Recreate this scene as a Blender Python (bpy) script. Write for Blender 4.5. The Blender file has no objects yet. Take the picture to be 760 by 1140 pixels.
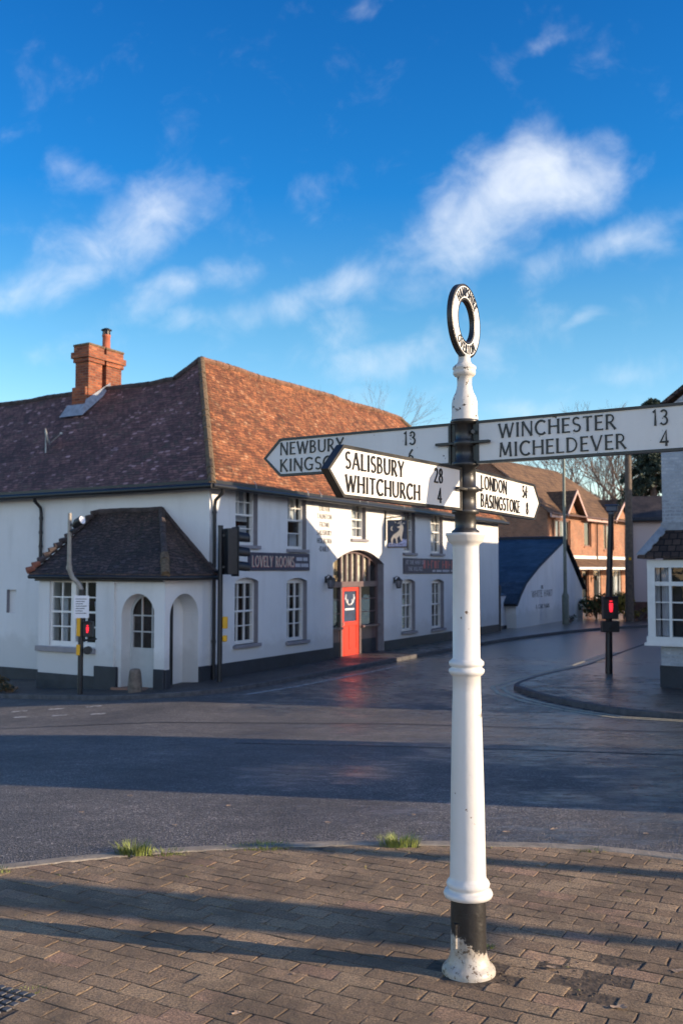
import bpy, math, random
from mathutils import Vector, Matrix
random.seed(7)
R_ = math.radians
S = bpy.context.scene

# ------------------------------------------------------------------ camera
cam = bpy.data.cameras.new('camera'); co = bpy.data.objects.new('camera', cam); S.collection.objects.link(co)
cam.sensor_fit = 'VERTICAL'; cam.sensor_height = 36; cam.sensor_width = 24; cam.lens = 35
cam.clip_start = .05; cam.clip_end = 3000
co.location = (0, 0, 1.7); co.rotation_euler = (R_(90 + 3.36), 0, 0)
cam.dof.use_dof = True; cam.dof.focus_distance = 4.25; cam.dof.aperture_fstop = 5.0
S.camera = co

# ------------------------------------------------------------------ sun, exposure
SUN_EL = 14.7
SUN = Vector((.968, -.25, 0)).normalized() * math.cos(R_(SUN_EL)) + Vector((0, 0, math.sin(R_(SUN_EL))))
sl = bpy.data.lights.new('sun', 'SUN'); so = bpy.data.objects.new('sun', sl); S.collection.objects.link(so)
sl.energy = 4.35; sl.angle = R_(.45); sl.color = (1, .78, .54)
so.rotation_euler = SUN.to_track_quat('Z', 'Y').to_euler(); so.location = (30, -10, 30)
S.view_settings.view_transform = 'Standard'; S.view_settings.look = 'None'
S.view_settings.gamma = 1; S.view_settings.exposure = .95; S.view_settings.use_curve_mapping = False

# ------------------------------------------------------------------ sky with clouds
W = bpy.data.worlds.new('World'); S.world = W; W.use_nodes = True
nt = W.node_tree; N = nt.nodes; Lk = nt.links; N.clear()
def nd(t, **k):
    n = N.new(t)
    for a, b in k.items(): setattr(n, a, b)
    return n
wo = nd('ShaderNodeOutputWorld'); bg = nd('ShaderNodeBackground'); bg.inputs['Strength'].default_value = .15
sky = nd('ShaderNodeTexSky', sky_type='NISHITA', sun_disc=False)
sky.sun_elevation = R_(SUN_EL); sky.sun_rotation = math.atan2(.968, -.25)
sky.air_density = 1.0; sky.dust_density = .25; sky.ozone_density = 3.0; sky.altitude = 60
hs = nd('ShaderNodeHueSaturation'); hs.inputs['Saturation'].default_value = 1.25; hs.inputs['Hue'].default_value = .5
hs.inputs['Value'].default_value = 1.0
Lk.new(sky.outputs[0], hs.inputs['Color'])
geo = nd('ShaderNodeTexCoord')
sep = nd('ShaderNodeSeparateXYZ'); Lk.new(geo.outputs['Generated'], sep.inputs[0])
def mth(op, a, b=None, c=None):
    n = nd('ShaderNodeMath', operation=op)
    for i, v in enumerate((a, b, c)):
        if v is None: continue
        if isinstance(v, (int, float)): n.inputs[i].default_value = v
        else: Lk.new(v, n.inputs[i])
    return n.outputs[0]
ysafe = mth('MAXIMUM', sep.outputs[1], .05)
cu = mth('DIVIDE', sep.outputs[0], ysafe); cv = mth('DIVIDE', sep.outputs[2], ysafe)
cmb = nd('ShaderNodeCombineXYZ'); Lk.new(cu, cmb.inputs[0]); Lk.new(cv, cmb.inputs[1])
# warp the cloud plane so that no outline is an ellipse
wn = nd('ShaderNodeTexNoise'); wn.inputs['Scale'].default_value = 9; wn.inputs['Detail'].default_value = 4
Lk.new(cmb.outputs[0], wn.inputs['Vector'])
wv = nd('ShaderNodeVectorMath', operation='MULTIPLY_ADD')
Lk.new(wn.outputs['Color'], wv.inputs[0]); wv.inputs[1].default_value = (.11, .07, 0)
wv2 = nd('ShaderNodeVectorMath', operation='SUBTRACT'); wv2.inputs[1].default_value = (.055, .035, 0)
Lk.new(cmb.outputs[0], wv.inputs[2]); Lk.new(wv.outputs[0], wv2.inputs[0])
BL = [(0.189, 0.396, 0.073, 0.045, 25, 1.0), (0.231, 0.4, 0.041, 0.038, 60, 0.75), (0.147, 0.368, 0.073, 0.042, 32, 0.85), (0.092, 0.325, 0.058, 0.026, 35, 0.36), (0.285, 0.342, 0.06, 0.02, 17, 0.75), (0.322, 0.354, 0.024, 0.016, 20, 0.5), (0.234, 0.319, 0.054, 0.018, 22, 0.45), (-0.212, 0.358, 0.083, 0.036, 22, 0.65), (-0.254, 0.4, 0.049, 0.015, -8, 0.36), (-0.175, 0.37, 0.034, 0.028, 40, 0.6), (-0.28, 0.307, 0.073, 0.02, 25, 0.5), (-0.334, 0.286, 0.049, 0.018, 10, 0.5), (-0.142, 0.299, 0.063, 0.017, 12, 0.6), (-0.197, 0.274, 0.058, 0.018, 25, 0.45), (0.005, 0.29, 0.051, 0.024, 20, 0.6), (-0.055, 0.265, 0.058, 0.02, 15, 0.5), (0.073, 0.29, 0.049, 0.024, 15, 0.42), (0.11, 0.293, 0.034, 0.022, 10, 0.32), (0.064, 0.223, 0.073, 0.022, 18, 0.5), (0.0, 0.242, 0.068, 0.022, 25, 0.35), (0.164, 0.237, 0.068, 0.024, 15, 0.38), (0.214, 0.557, 0.041, 0.015, 30, 0.4), (-0.035, 0.386, 0.025, 0.015, 15, 0.4), (-0.109, 0.452, 0.025, 0.009, 10, 0.12), (0.021, 0.583, 0.027, 0.012, 20, 0.336), (-0.315, 0.486, 0.039, 0.018, 40, 0.16), (0.233, 0.258, 0.021, 0.009, 20, 0.42), (0.191, 0.166, 0.068, 0.012, 5, 0.4), (0.273, 0.191, 0.058, 0.012, 12, 0.3), (-0.155, 0.258, 0.049, 0.012, 10, 0.4), (0.338, 0.448, 0.029, 0.04, 30, 0.08), (-0.292, 0.223, 0.088, 0.014, 8, 0.25), (0.018, 0.177, 0.078, 0.012, 5, 0.25)]
acc = None
for (u, v, su, sv, an, amp) in BL:
    mp = nd('ShaderNodeMapping', vector_type='TEXTURE')
    mp.inputs['Location'].default_value = (u, v, 0); mp.inputs['Rotation'].default_value = (0, 0, R_(an)); mp.inputs['Scale'].default_value = (su, sv, 1)
    Lk.new(wv2.outputs[0], mp.inputs[0])
    ln = nd('ShaderNodeVectorMath', operation='LENGTH'); Lk.new(mp.outputs[0], ln.inputs[0])
    mr = nd('ShaderNodeMapRange', interpolation_type='SMOOTHSTEP'); Lk.new(ln.outputs['Value'], mr.inputs[0])
    mr.inputs[1].default_value = 0; mr.inputs[2].default_value = 1.95; mr.inputs[3].default_value = amp; mr.inputs[4].default_value = 0
    acc = mr.outputs[0] if acc is None else mth('MAXIMUM', acc, mr.outputs[0])
cn = nd('ShaderNodeTexNoise'); cn.inputs['Scale'].default_value = 15; cn.inputs['Detail'].default_value = 10; cn.inputs['Roughness'].default_value = .60; cn.inputs['Distortion'].default_value = .35
cm2 = nd('ShaderNodeMapping'); cm2.inputs['Scale'].default_value = (1.05, 1.1, 1); cm2.inputs['Rotation'].default_value = (0, 0, R_(-22))
Lk.new(cmb.outputs[0], cm2.inputs[0]); Lk.new(cm2.outputs[0], cn.inputs['Vector'])
den = mth('ADD', acc, mth('MULTIPLY_ADD', cn.outputs[0], 1.2, -.645))
cmask = nd('ShaderNodeMapRange', interpolation_type='SMOOTHSTEP'); Lk.new(den, cmask.inputs[0])
cmask.inputs[1].default_value = .0; cmask.inputs[2].default_value = 1.25; cmask.inputs[3].default_value = 0; cmask.inputs[4].default_value = .80
front = mth('GREATER_THAN', sep.outputs[1], .05)
cfront = mth('MULTIPLY', cmask.outputs[0], front)
# bright low cloud added out of view, behind and right, to fill shaded walls
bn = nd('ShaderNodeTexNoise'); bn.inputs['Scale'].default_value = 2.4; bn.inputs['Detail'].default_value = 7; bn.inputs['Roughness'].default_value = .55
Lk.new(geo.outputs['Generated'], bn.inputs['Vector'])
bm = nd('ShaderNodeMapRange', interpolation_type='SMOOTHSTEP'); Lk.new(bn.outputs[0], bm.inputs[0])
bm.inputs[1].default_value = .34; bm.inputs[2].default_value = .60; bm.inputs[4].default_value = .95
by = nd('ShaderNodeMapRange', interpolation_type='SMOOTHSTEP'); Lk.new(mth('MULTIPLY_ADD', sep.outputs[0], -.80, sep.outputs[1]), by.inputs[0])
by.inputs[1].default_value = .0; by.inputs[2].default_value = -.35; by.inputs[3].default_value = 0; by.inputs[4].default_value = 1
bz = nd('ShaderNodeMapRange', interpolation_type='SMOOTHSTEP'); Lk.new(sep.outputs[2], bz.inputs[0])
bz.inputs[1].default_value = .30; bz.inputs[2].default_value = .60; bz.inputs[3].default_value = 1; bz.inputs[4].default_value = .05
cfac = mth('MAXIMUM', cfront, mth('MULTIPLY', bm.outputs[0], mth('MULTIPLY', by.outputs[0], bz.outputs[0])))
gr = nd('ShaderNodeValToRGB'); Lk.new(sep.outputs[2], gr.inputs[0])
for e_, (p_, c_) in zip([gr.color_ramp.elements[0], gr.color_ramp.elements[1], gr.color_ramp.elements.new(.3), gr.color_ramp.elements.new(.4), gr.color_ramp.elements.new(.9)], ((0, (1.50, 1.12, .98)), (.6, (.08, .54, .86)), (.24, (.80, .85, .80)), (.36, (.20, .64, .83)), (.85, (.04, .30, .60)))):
    e_.position = p_; e_.color = (*c_, 1)  # overhead end darkened above the view to deepen the paving shade
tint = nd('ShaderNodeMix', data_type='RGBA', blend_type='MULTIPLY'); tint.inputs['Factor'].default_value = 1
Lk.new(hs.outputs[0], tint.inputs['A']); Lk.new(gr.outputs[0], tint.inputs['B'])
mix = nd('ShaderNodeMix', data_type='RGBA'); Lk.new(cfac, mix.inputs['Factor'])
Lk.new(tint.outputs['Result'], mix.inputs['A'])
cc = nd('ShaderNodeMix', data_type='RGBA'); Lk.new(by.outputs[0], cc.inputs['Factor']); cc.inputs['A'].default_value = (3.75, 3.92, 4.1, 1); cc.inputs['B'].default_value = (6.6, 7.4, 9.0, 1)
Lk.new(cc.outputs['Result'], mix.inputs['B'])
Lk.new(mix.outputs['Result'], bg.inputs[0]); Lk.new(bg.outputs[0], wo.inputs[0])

# ------------------------------------------------------------------ helpers
C_ = S.collection
def sm(t): t = max(0, min(1, t)); return t * t * (3 - 2 * t)
class Fr:
    """a vertical frame: u along (dx,dy), z up, o outwards (towards the viewer of the face: right-hand of u seen from the front)"""
    def __init__(s, x, y, ux, uy, z=0):
        l = math.hypot(ux, uy); s.O = Vector((x, y, z)); s.u = Vector((ux / l, uy / l, 0)); s.n = Vector((uy / l, -ux / l, 0))
    def __call__(s, u, z, o=0): return s.O + s.u * u + s.n * o + Vector((0, 0, z))
class MB:
    def __init__(s): s.v = []; s.f = []; s.m = []; s.sm = []
    def face(s, pts, m=0, smooth=False):
        i = len(s.v); s.v += [Vector(p) for p in pts]; s.f.append(list(range(i, i + len(pts)))); s.m.append(m); s.sm.append(smooth)
    def grid(s, rows, m=0, smooth=True, wrap=False):
        i = len(s.v); n = len(rows[0])
        for r in rows: s.v += [Vector(p) for p in r]
        for a in range(len(rows) - 1):
            for b in range(n if wrap else n - 1):
                c = (b + 1) % n
                s.f.append([i + a * n + b, i + a * n + c, i + (a + 1) * n + c, i + (a + 1) * n + b]); s.m.append(m); s.sm.append(smooth)
    def box(s, fr, u0, u1, z0, z1, o0, o1, m=0):
        if u0 > u1: u0, u1 = u1, u0
        P = [fr(u, z, o) for o in (o0, o1) for z in (z0, z1) for u in (u0, u1)]
        i = len(s.v); s.v += P
        fl = fr.u.cross(Vector((0, 0, 1))).dot(fr.n) < 0
        for f in ((4, 5, 7, 6), (1, 0, 2, 3), (0, 4, 6, 2), (5, 1, 3, 7), (6, 7, 3, 2), (0, 1, 5, 4)):
            s.f.append([i + k for k in (f[::-1] if fl else f)]); s.m.append(m); s.sm.append(False)
    def prism(s, fr, poly, o0, o1, m=0, ms=None):
        """poly in (u,z), extruded from o0 to o1 (o1 = front)"""
        ms = m if ms is None else ms
        s.face([fr(u, z, o1) for u, z in poly], m); s.face([fr(u, z, o0) for u, z in reversed(poly)], m)
        k = len(poly)
        for i in range(k):
            a, b = poly[i], poly[(i + 1) % k]
            s.face([fr(*a, o1), fr(*a, o0), fr(*b, o0), fr(*b, o1)], ms)
    def ext(s, pts, dv, m=0):
        """3d polygon extruded by a vector"""
        pts = [Vector(p) for p in pts]; dv = Vector(dv); k = len(pts)
        s.face(pts, m); s.face([p + dv for p in reversed(pts)], m)
        for i in range(k):
            a, b = pts[i], pts[(i + 1) % k]; s.face([a, a + dv, b + dv, b], m)
    def tube(s, path, r, n=8, m=0, caps=True, smooth=True):
        path = [Vector(p) for p in path]; rr = r if isinstance(r, (list, tuple)) else [r] * len(path); rows = []
        t0 = (path[1] - path[0]).normalized()
        a = t0.orthogonal().normalized()
        for i, p in enumerate(path):
            t = (path[min(i + 1, len(path) - 1)] - path[max(i - 1, 0)]).normalized()
            a = (a - t * a.dot(t)).normalized(); b = t.cross(a)
            rows.append([p + (a * math.cos(2 * math.pi * k / n) + b * math.sin(2 * math.pi * k / n)) * rr[i] for k in range(n)])
        s.grid(rows, m, smooth, True)
        if caps: s.face(list(reversed(rows[0])), m); s.face(rows[-1], m)
    def lathe(s, x, y, prof, n=32, m=0, smooth=True):
        rows = [[(x + r * math.cos(2 * math.pi * k / n), y + r * math.sin(2 * math.pi * k / n), z) for k in range(n)] for r, z in prof]
        s.grid(rows, m, smooth, True)
        s.face(list(reversed(rows[0])), m); s.face(rows[-1], m)
    def clusters(s):
        """loose pieces that lie far apart become parts of their own"""
        n = len(s.v); par = list(range(n))
        def fd(i):
            while par[i] != i: par[i] = par[par[i]]; i = par[i]
            return i
        key = {}
        for i, v in enumerate(s.v):
            k = (round(v.x, 4), round(v.y, 4), round(v.z, 4))
            if k in key: par[fd(i)] = fd(key[k])
            else: key[k] = i
        for f in s.f:
            r = fd(f[0])
            for j in f[1:]:
                q = fd(j)
                if q != r: par[q] = r
        isl = {}
        for i in range(n): isl.setdefault(fd(i), []).append(i)
        if not 1 < len(isl) <= 260: return None
        B = []
        for r, vs in isl.items():
            lo = [min(s.v[i][k] for i in vs) for k in range(3)]; hi = [max(s.v[i][k] for i in vs) for k in range(3)]
            B.append((r, lo, hi, max(h - l for l, h in zip(lo, hi))))
        cp = {b[0]: b[0] for b in B}
        def cf(i):
            while cp[i] != i: i = cp[i]
            return i
        for i in range(len(B)):
            for j in range(i):
                gp = math.sqrt(sum(max(0, B[i][1][k] - B[j][2][k], B[j][1][k] - B[i][2][k]) ** 2 for k in range(3)))
                if gp <= max(.02, .49 * max(B[i][3], B[j][3])): cp[cf(B[i][0])] = cf(B[j][0])
        lab = [cf(fd(f[0])) for f in s.f]; return lab
    def build(s, name, mats, parent=None, bevel=0, weld=False):
        lab = s.clusters() if parent is not None and len(s.v) < 30000 else None
        if lab and name != 'word' and 1 < len(set(lab)) <= 16:
            first = None
            for L in dict.fromkeys(lab):
                sub = MB()
                for f, m_, q_, l_ in zip(s.f, s.m, s.sm, lab):
                    if l_ == L:
                        i = len(sub.v); sub.v += [s.v[k] for k in f]; sub.f.append(list(range(i, i + len(f)))); sub.m.append(m_); sub.sm.append(q_)
                o = sub._build(name, mats, parent, bevel, True); first = first or o
            return first
        return s._build(name, mats, parent, bevel, weld)
    def _build(s, name, mats, parent=None, bevel=0, weld=False):
        mats = mats if isinstance(mats, (list, tuple)) else [mats]
        me = bpy.data.meshes.new(name); off = Vector((0, 0, 0))
        if parent is not None:
            p = parent
            while p: off += p.location; p = p.parent
        vv = [v - off for v in s.v]
        me.from_pydata(vv, [], s.f)
        for mt in mats: me.materials.append(mt)
        me.polygons.foreach_set('material_index', s.m); me.polygons.foreach_set('use_smooth', s.sm)
        uv = me.uv_layers.new(name='UVMap'); dat = [0.0] * (2 * len(me.loops)); k = 0; Z = Vector((0, 0, 1))
        for p in me.polygons:
            n = p.normal; u = Z.cross(n)
            u = Vector((1, 0, 0)) if u.length < .05 else u.normalized()
            v = n.cross(u)
            for li in p.vertices:
                w = s.v[li]; dat[k] = w.dot(u); dat[k + 1] = w.dot(v); k += 2
        uv.data.foreach_set('uv', dat)
        o = bpy.data.objects.new(name, me); C_.objects.link(o)
        if parent is not None: o.parent = parent
        if weld or bevel:
            w = o.modifiers.new('weld', 'WELD'); w.merge_threshold = .0004
        if bevel:
            b = o.modifiers.new('bevel', 'BEVEL'); b.width = bevel; b.segments = 2; b.limit_method = 'ANGLE'; b.angle_limit = R_(40)
        return o
def tag(o, label=None, cat=None, group=None, kind=None):
    if label: o['label'] = label
    if cat: o['category'] = cat
    if group: o['group'] = group
    if kind: o['kind'] = kind
    return o
def root(name, loc, label, cat, group=None):
    o = bpy.data.objects.new(name, None); C_.objects.link(o); o.location = loc; o.empty_display_size = .2
    return tag(o, label, cat, group)
def copy_tree(o, dx, label=None):
    c = o.copy(); C_.objects.link(c); c.location = o.location + Vector(dx)
    if label: c['label'] = label
    for ch in list(o.children):
        d = ch.copy(); C_.objects.link(d); d.parent = c
        for gch in list(ch.children):
            e = gch.copy(); C_.objects.link(e); e.parent = d
    return c

# ------------------------------------------------------------------ materials
def new_mat(name):
    m = bpy.data.materials.new(name); m.use_nodes = True; t = m.node_tree
    return m, t, t.nodes['Principled BSDF']
def add(t, ty, **k):
    n = t.nodes.new(ty)
    for a, b in k.items():
        if a.startswith('_'): n.inputs[a[1:].replace('_', ' ')].default_value = b
        else: setattr(n, a, b)
    return n
def ramp(t, src, stops):
    r = t.nodes.new('ShaderNodeValToRGB'); t.links.new(src, r.inputs[0]); e = r.color_ramp.elements
    while len(e) < len(stops): e.new(.5)
    for x, (p, c) in zip(e, stops): x.position = p; x.color = (*c, 1) if len(c) == 3 else c
    return r
def c4(c): return (*c, 1)
def noise(t, scale, det=4, rough=.5, coord='Object', vec=None, scl=None):
    n = add(t, 'ShaderNodeTexNoise', _Scale=scale, _Detail=det, _Roughness=rough)
    if vec is None:
        tc = add(t, 'ShaderNodeTexCoord'); vec = tc.outputs[coord]
    if scl:
        mp = add(t, 'ShaderNodeMapping'); mp.inputs['Scale'].default_value = scl; t.links.new(vec, mp.inputs[0]); vec = mp.outputs[0]
    t.links.new(vec, n.inputs['Vector']); return n
def mixc(t, fac, a, b, mode='MIX'):
    n = add(t, 'ShaderNodeMix', data_type='RGBA', blend_type=mode)
    for key, v in (('Factor', fac), ('A', a), ('B', b)):
        if isinstance(v, (int, float)): n.inputs[key].default_value = v
        elif isinstance(v, tuple): n.inputs[key].default_value = c4(v)
        else: t.links.new(v, n.inputs[key])
    return n.outputs['Result']
def bump(t, bs, h, dist=.01, strength=.6, prev=None):
    b = add(t, 'ShaderNodeBump', _Strength=strength, _Distance=dist); t.links.new(h, b.inputs['Height'])
    if prev: t.links.new(prev, b.inputs['Normal'])
    t.links.new(b.outputs[0], bs.inputs['Normal']); return b.outputs[0]
def plain(name, col, rough=.5, var=.12, scale=6, bmp=.0, metal=0, bscale=40, spec=.5):
    m, t, b = new_mat(name)
    n = noise(t, scale, 5)
    lo = tuple(c * (1 - var) for c in col); hi = tuple(min(1, c * (1 + var)) for c in col)
    r = ramp(t, n.outputs[0], [(.3, lo), (.7, hi)])
    t.links.new(r.outputs[0], b.inputs['Base Color'])
    b.inputs['Roughness'].default_value = rough; b.inputs['Metallic'].default_value = metal
    b.inputs['Specular IOR Level'].default_value = spec
    if bmp: bump(t, b, noise(t, bscale, 4).outputs[0], bmp, .7)
    return m
def render_mat(name, col, dirt, dirt_amt=.25):
    """painted render: faint patchiness, rain streaks, lumpy surface"""
    m, t, b = new_mat(name)
    n1 = noise(t, .9, 5, .6); n2 = noise(t, 3.0, 5, .6, scl=(1, 1, .22))
    r2 = ramp(t, n2.outputs[0], [(.5, (0, 0, 0)), (.78, (1, 1, 1))])
    r1 = ramp(t, n1.outputs[0], [(.3, tuple(c * .94 for c in col)), (.7, col)])
    f = add(t, 'ShaderNodeMath', operation='MULTIPLY'); t.links.new(r2.outputs[0], f.inputs[0]); f.inputs[1].default_value = dirt_amt
    tcz = add(t, 'ShaderNodeTexCoord'); spz = add(t, 'ShaderNodeSeparateXYZ'); t.links.new(tcz.outputs['Object'], spz.inputs[0])
    n9 = noise(t, 2.2, 6, .7); sp9 = add(t, 'ShaderNodeMath', operation='MULTIPLY_ADD'); t.links.new(n9.outputs[0], sp9.inputs[0]); sp9.inputs[1].default_value = -1.1; t.links.new(spz.outputs[2], sp9.inputs[2])
    r9 = ramp(t, sp9.outputs[0], [(.0, (.42, .42, .42)), (.35, (0, 0, 0))])
    f9 = add(t, 'ShaderNodeMath', operation='MAXIMUM'); t.links.new(f.outputs[0], f9.inputs[0]); t.links.new(r9.outputs[0], f9.inputs[1])
    t.links.new(mixc(t, f9.outputs[0], r1.outputs[0], dirt), b.inputs['Base Color'])
    b.inputs['Roughness'].default_value = .8
    p = bump(t, b, noise(t, 1.6, 3).outputs[0], .05, .5)
    bump(t, b, noise(t, 45, 3).outputs[0], .004, .5, p)
    return m
def brickish(name, bw, bh, c1, c2, mortar, msize=.012, saw=0, var=None, rough=.85, depth=.008, offset=.5, pale=None, moss=None):
    """courses from metre UVs; saw tilts each course like lapped tiles"""
    m, t, b = new_mat(name)
    uvn = add(t, 'ShaderNodeTexCoord'); uv = uvn.outputs['UV']
    # a little waviness in the courses
    w = noise(t, 1.4, 2, vec=uv); wm = add(t, 'ShaderNodeVectorMath', operation='MULTIPLY_ADD')
    t.links.new(w.outputs['Color'], wm.inputs[0]); wm.inputs[1].default_value = (.03, .03 if saw else .006, 0); t.links.new(uv, wm.inputs[2]); uv2 = wm.outputs[0]
    bt = add(t, 'ShaderNodeTexBrick', offset=offset, _Scale=1.0, _Mortar_Size=msize, _Mortar_Smooth=.2, _Bias=0.0, _Brick_Width=bw, _Row_Height=bh)
    bt.inputs['Color1'].default_value = (0, 0, 0, 1); bt.inputs['Color2'].default_value = (1, 1, 1, 1); bt.inputs['Mortar'].default_value = (.5, .5, .5, 1)
    t.links.new(uv2, bt.inputs['Vector'])
    stops = [(.08, c1), (.5, tuple((a + d) / 2 for a, d in zip(c1, c2))), (.90, c2)]
    if pale: stops += [(.99, pale)]
    rc = ramp(t, bt.outputs['Color'], stops)
    n = noise(t, 1.1, 5, .65, vec=uv); rn = ramp(t, n.outputs[0], [(.34, (.34, .34, .36)), (.66, (1.22, 1.18, 1.12))])
    col = mixc(t, .8, rc.outputs[0], rn.outputs[0], 'MULTIPLY')
    n3 = noise(t, 22, 4, .7, vec=uv); rn3 = ramp(t, n3.outputs[0], [(.3, (.72, .72, .72)), (.7, (1.2, 1.2, 1.2))])
    col = mixc(t, .8, col, rn3.outputs[0], 'MULTIPLY')
    if moss:
        n4 = noise(t, 3.2, 6, .7, vec=uv); rm = ramp(t, n4.outputs[0], [(.50, (0, 0, 0)), (.66, (1, 1, 1))])
        f = add(t, 'ShaderNodeMath', operation='MULTIPLY'); t.links.new(rm.outputs[0], f.inputs[0]); f.inputs[1].default_value = .72
        col = mixc(t, f.outputs[0], col, moss)
    col = mixc(t, bt.outputs['Fac'], col, mortar)
    t.links.new(col, b.inputs['Base Color']); b.inputs['Roughness'].default_value = rough; b.inputs['Specular IOR Level'].default_value = .35
    inv = add(t, 'ShaderNodeMath', operation='SUBTRACT'); inv.inputs[0].default_value = 1; t.links.new(bt.outputs['Fac'], inv.inputs[1])
    h = inv.outputs[0]
    if saw:
        sp = add(t, 'ShaderNodeSeparateXYZ'); t.links.new(uv2, sp.inputs[0])
        dv = add(t, 'ShaderNodeMath', operation='DIVIDE'); t.links.new(sp.outputs[1], dv.inputs[0]); dv.inputs[1].default_value = bh
        fr = add(t, 'ShaderNodeMath', operation='FRACT'); t.links.new(dv.outputs[0], fr.inputs[0])
        s1 = add(t, 'ShaderNodeMath', operation='MULTIPLY_ADD'); t.links.new(fr.outputs[0], s1.inputs[0]); s1.inputs[1].default_value = -saw
        rnd = add(t, 'ShaderNodeMath', operation='MULTIPLY_ADD'); t.links.new(bt.outputs['Color'], rnd.inputs[0]); rnd.inputs[1].default_value = .7; t.links.new(h, rnd.inputs[2])
        t.links.new(rnd.outputs[0], s1.inputs[2]); h = s1.outputs[0]
    p = bump(t, b, h, depth, 1.0)
    bump(t, b, noise(t, 60, 3, vec=uv).outputs[0], .003, .6, p)
    return m
def glass_mat(name, tint=(.75, .8, .82), extra=.03):
    m, t, b = new_mat(name); t.nodes.remove(b)
    tr = add(t, 'ShaderNodeBsdfTransparent', _Color=c4(tint)); gl = add(t, 'ShaderNodeBsdfGlossy', _Roughness=.02)
    gl.inputs['Color'].default_value = (.9, .9, .9, 1)
    fr = add(t, 'ShaderNodeLayerWeight', _Blend=.5); pw = add(t, 'ShaderNodeMath', operation='POWER'); t.links.new(fr.outputs['Facing'], pw.inputs[0]); pw.inputs[1].default_value = 3.5
    a = add(t, 'ShaderNodeMath', operation='MULTIPLY_ADD'); t.links.new(pw.outputs[0], a.inputs[0]); a.inputs[1].default_value = .9; a.inputs[2].default_value = .05 + extra
    # old panes are never quite flat
    bp = add(t, 'ShaderNodeBump', _Strength=.25, _Distance=.02); t.links.new(noise(t, 2.5, 2).outputs[0], bp.inputs['Height']); t.links.new(bp.outputs[0], gl.inputs['Normal'])
    mx = add(t, 'ShaderNodeMixShader'); t.links.new(a.outputs[0], mx.inputs[0]); t.links.new(tr.outputs[0], mx.inputs[1]); t.links.new(gl.outputs[0], mx.inputs[2])
    t.links.new(mx.outputs[0], t.nodes['Material Output'].inputs[0]); return m
def emis(name, col, st):
    m, t, b = new_mat(name); b.inputs['Base Color'].default_value = c4(tuple(c * .3 for c in col)); b.inputs['Emission Color'].default_value = c4(col); b.inputs['Emission Strength'].default_value = st
    return m
def chipped(name, paint, under, thr, scale=9, rough=.4, fine=60, grime=(.35, .3, .22), gamt=.18):
    """paint with flaked spots, specks and a breath of grime"""
    m, t, b = new_mat(name)
    n = noise(t, scale, 8, .68); rc = ramp(t, n.outputs[0], [(thr, (0, 0, 0)), (thr + .012, (1, 1, 1))])
    n2 = noise(t, fine, 4, .7); rc2 = ramp(t, n2.outputs[0], [(.70, (0, 0, 0)), (.72, (1, 1, 1))])
    n3 = noise(t, 4, 5, .65, scl=(1, 1, .3)); r3 = ramp(t, n3.outputs[0], [(.42, (0, 0, 0)), (.8, (1, 1, 1))])
    g = add(t, 'ShaderNodeMath', operation='MULTIPLY'); t.links.new(r3.outputs[0], g.inputs[0]); g.inputs[1].default_value = gamt
    col = mixc(t, g.outputs[0], paint, grime)
    mx = add(t, 'ShaderNodeMath', operation='MAXIMUM'); t.links.new(rc.outputs[0], mx.inputs[0]); t.links.new(rc2.outputs[0], mx.inputs[1])
    col = mixc(t, mx.outputs[0], col, under); t.links.new(col, b.inputs['Base Color'])
    rr = ramp(t, n3.outputs[0], [(.3, (rough,) * 3), (.7, (rough + .2,) * 3)]); t.links.new(rr.outputs[0], b.inputs['Roughness'])
    inv = add(t, 'ShaderNodeMath', operation='SUBTRACT'); inv.inputs[0].default_value = 1; t.links.new(mx.outputs[0], inv.inputs[1])
    p = bump(t, b, inv.outputs[0], .0012, .8); bump(t, b, noise(t, 30, 4).outputs[0], .0025, .5, p)
    return m
M = {}
M['render'] = render_mat('white_render', (.69, .685, .67), (.42, .41, .38), .30)
M['render2'] = render_mat('outbuilding_render', (.75, .755, .76), (.4, .42, .38), .3)
M['pinkrender'] = render_mat('pink_render', (.55, .43, .40), (.4, .33, .3), .2)
M['plinth'] = plain('black_plinth_paint', (.022, .026, .034), .6, .3, 3, .004)
M['grey'] = plain('grey_joinery_paint', (.23, .22, .24), .5, .1)
M['dusk'] = plain('taupe_joinery_paint', (.125, .085, .085), .45, .12)
M['white'] = plain('white_gloss_paint', (.74, .73, .70), .35, .05)
M['blackmetal'] = plain('black_pipe_paint', (.012, .013, .016), .45, .25, 12)
M['greymetal'] = plain('galvanised_grey', (.30, .31, .31), .45, .2, 14, metal=.3)
M['greenmetal'] = plain('pale_green_column_paint', (.13, .15, .12), .5, .2, 10)
M['lead'] = plain('lead_flashing', (.26, .28, .31), .5, .25, 8, .006)
M['reddoor'] = plain('red_door_paint', (.62, .045, .025), .35, .06)
M['greydoor'] = plain('pale_grey_door_paint', (.42, .44, .44), .45, .06)
M['dark'] = plain('unlit_room_black', (.018, .016, .016), .8, .3)  # near-black colour stands in for rooms without light
M['wood'] = plain('weathered_pole_wood', (.10, .075, .055), .8, .35, 7, .006)
M['bark'] = plain('winter_bark', (.17, .125, .105), .9, .3, 5)
M['curtain'] = plain('white_curtain', (.62, .62, .64), .9, .08)
M['pattern'] = plain('patterned_blind', (.62, .58, .50), .9, .6, 9)
M['paper'] = plain('white_paper', (.72, .72, .74), .7, .03)
M['yellow'] = plain('yellow_plastic', (.68, .36, .01), .4, .08)
M['navy'] = plain('navy_sign_paint', (.03, .028, .06), .5, .2, 4)
M['boardnavy'] = plain('night_blue_board', (.014, .032, .075), .7, .3, 8)
M['pale'] = plain('cream_lettering', (.55, .48, .38), .6, .1)
M['palewhite'] = plain('faded_white_lettering', (.40, .40, .44), .6, .1)
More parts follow.
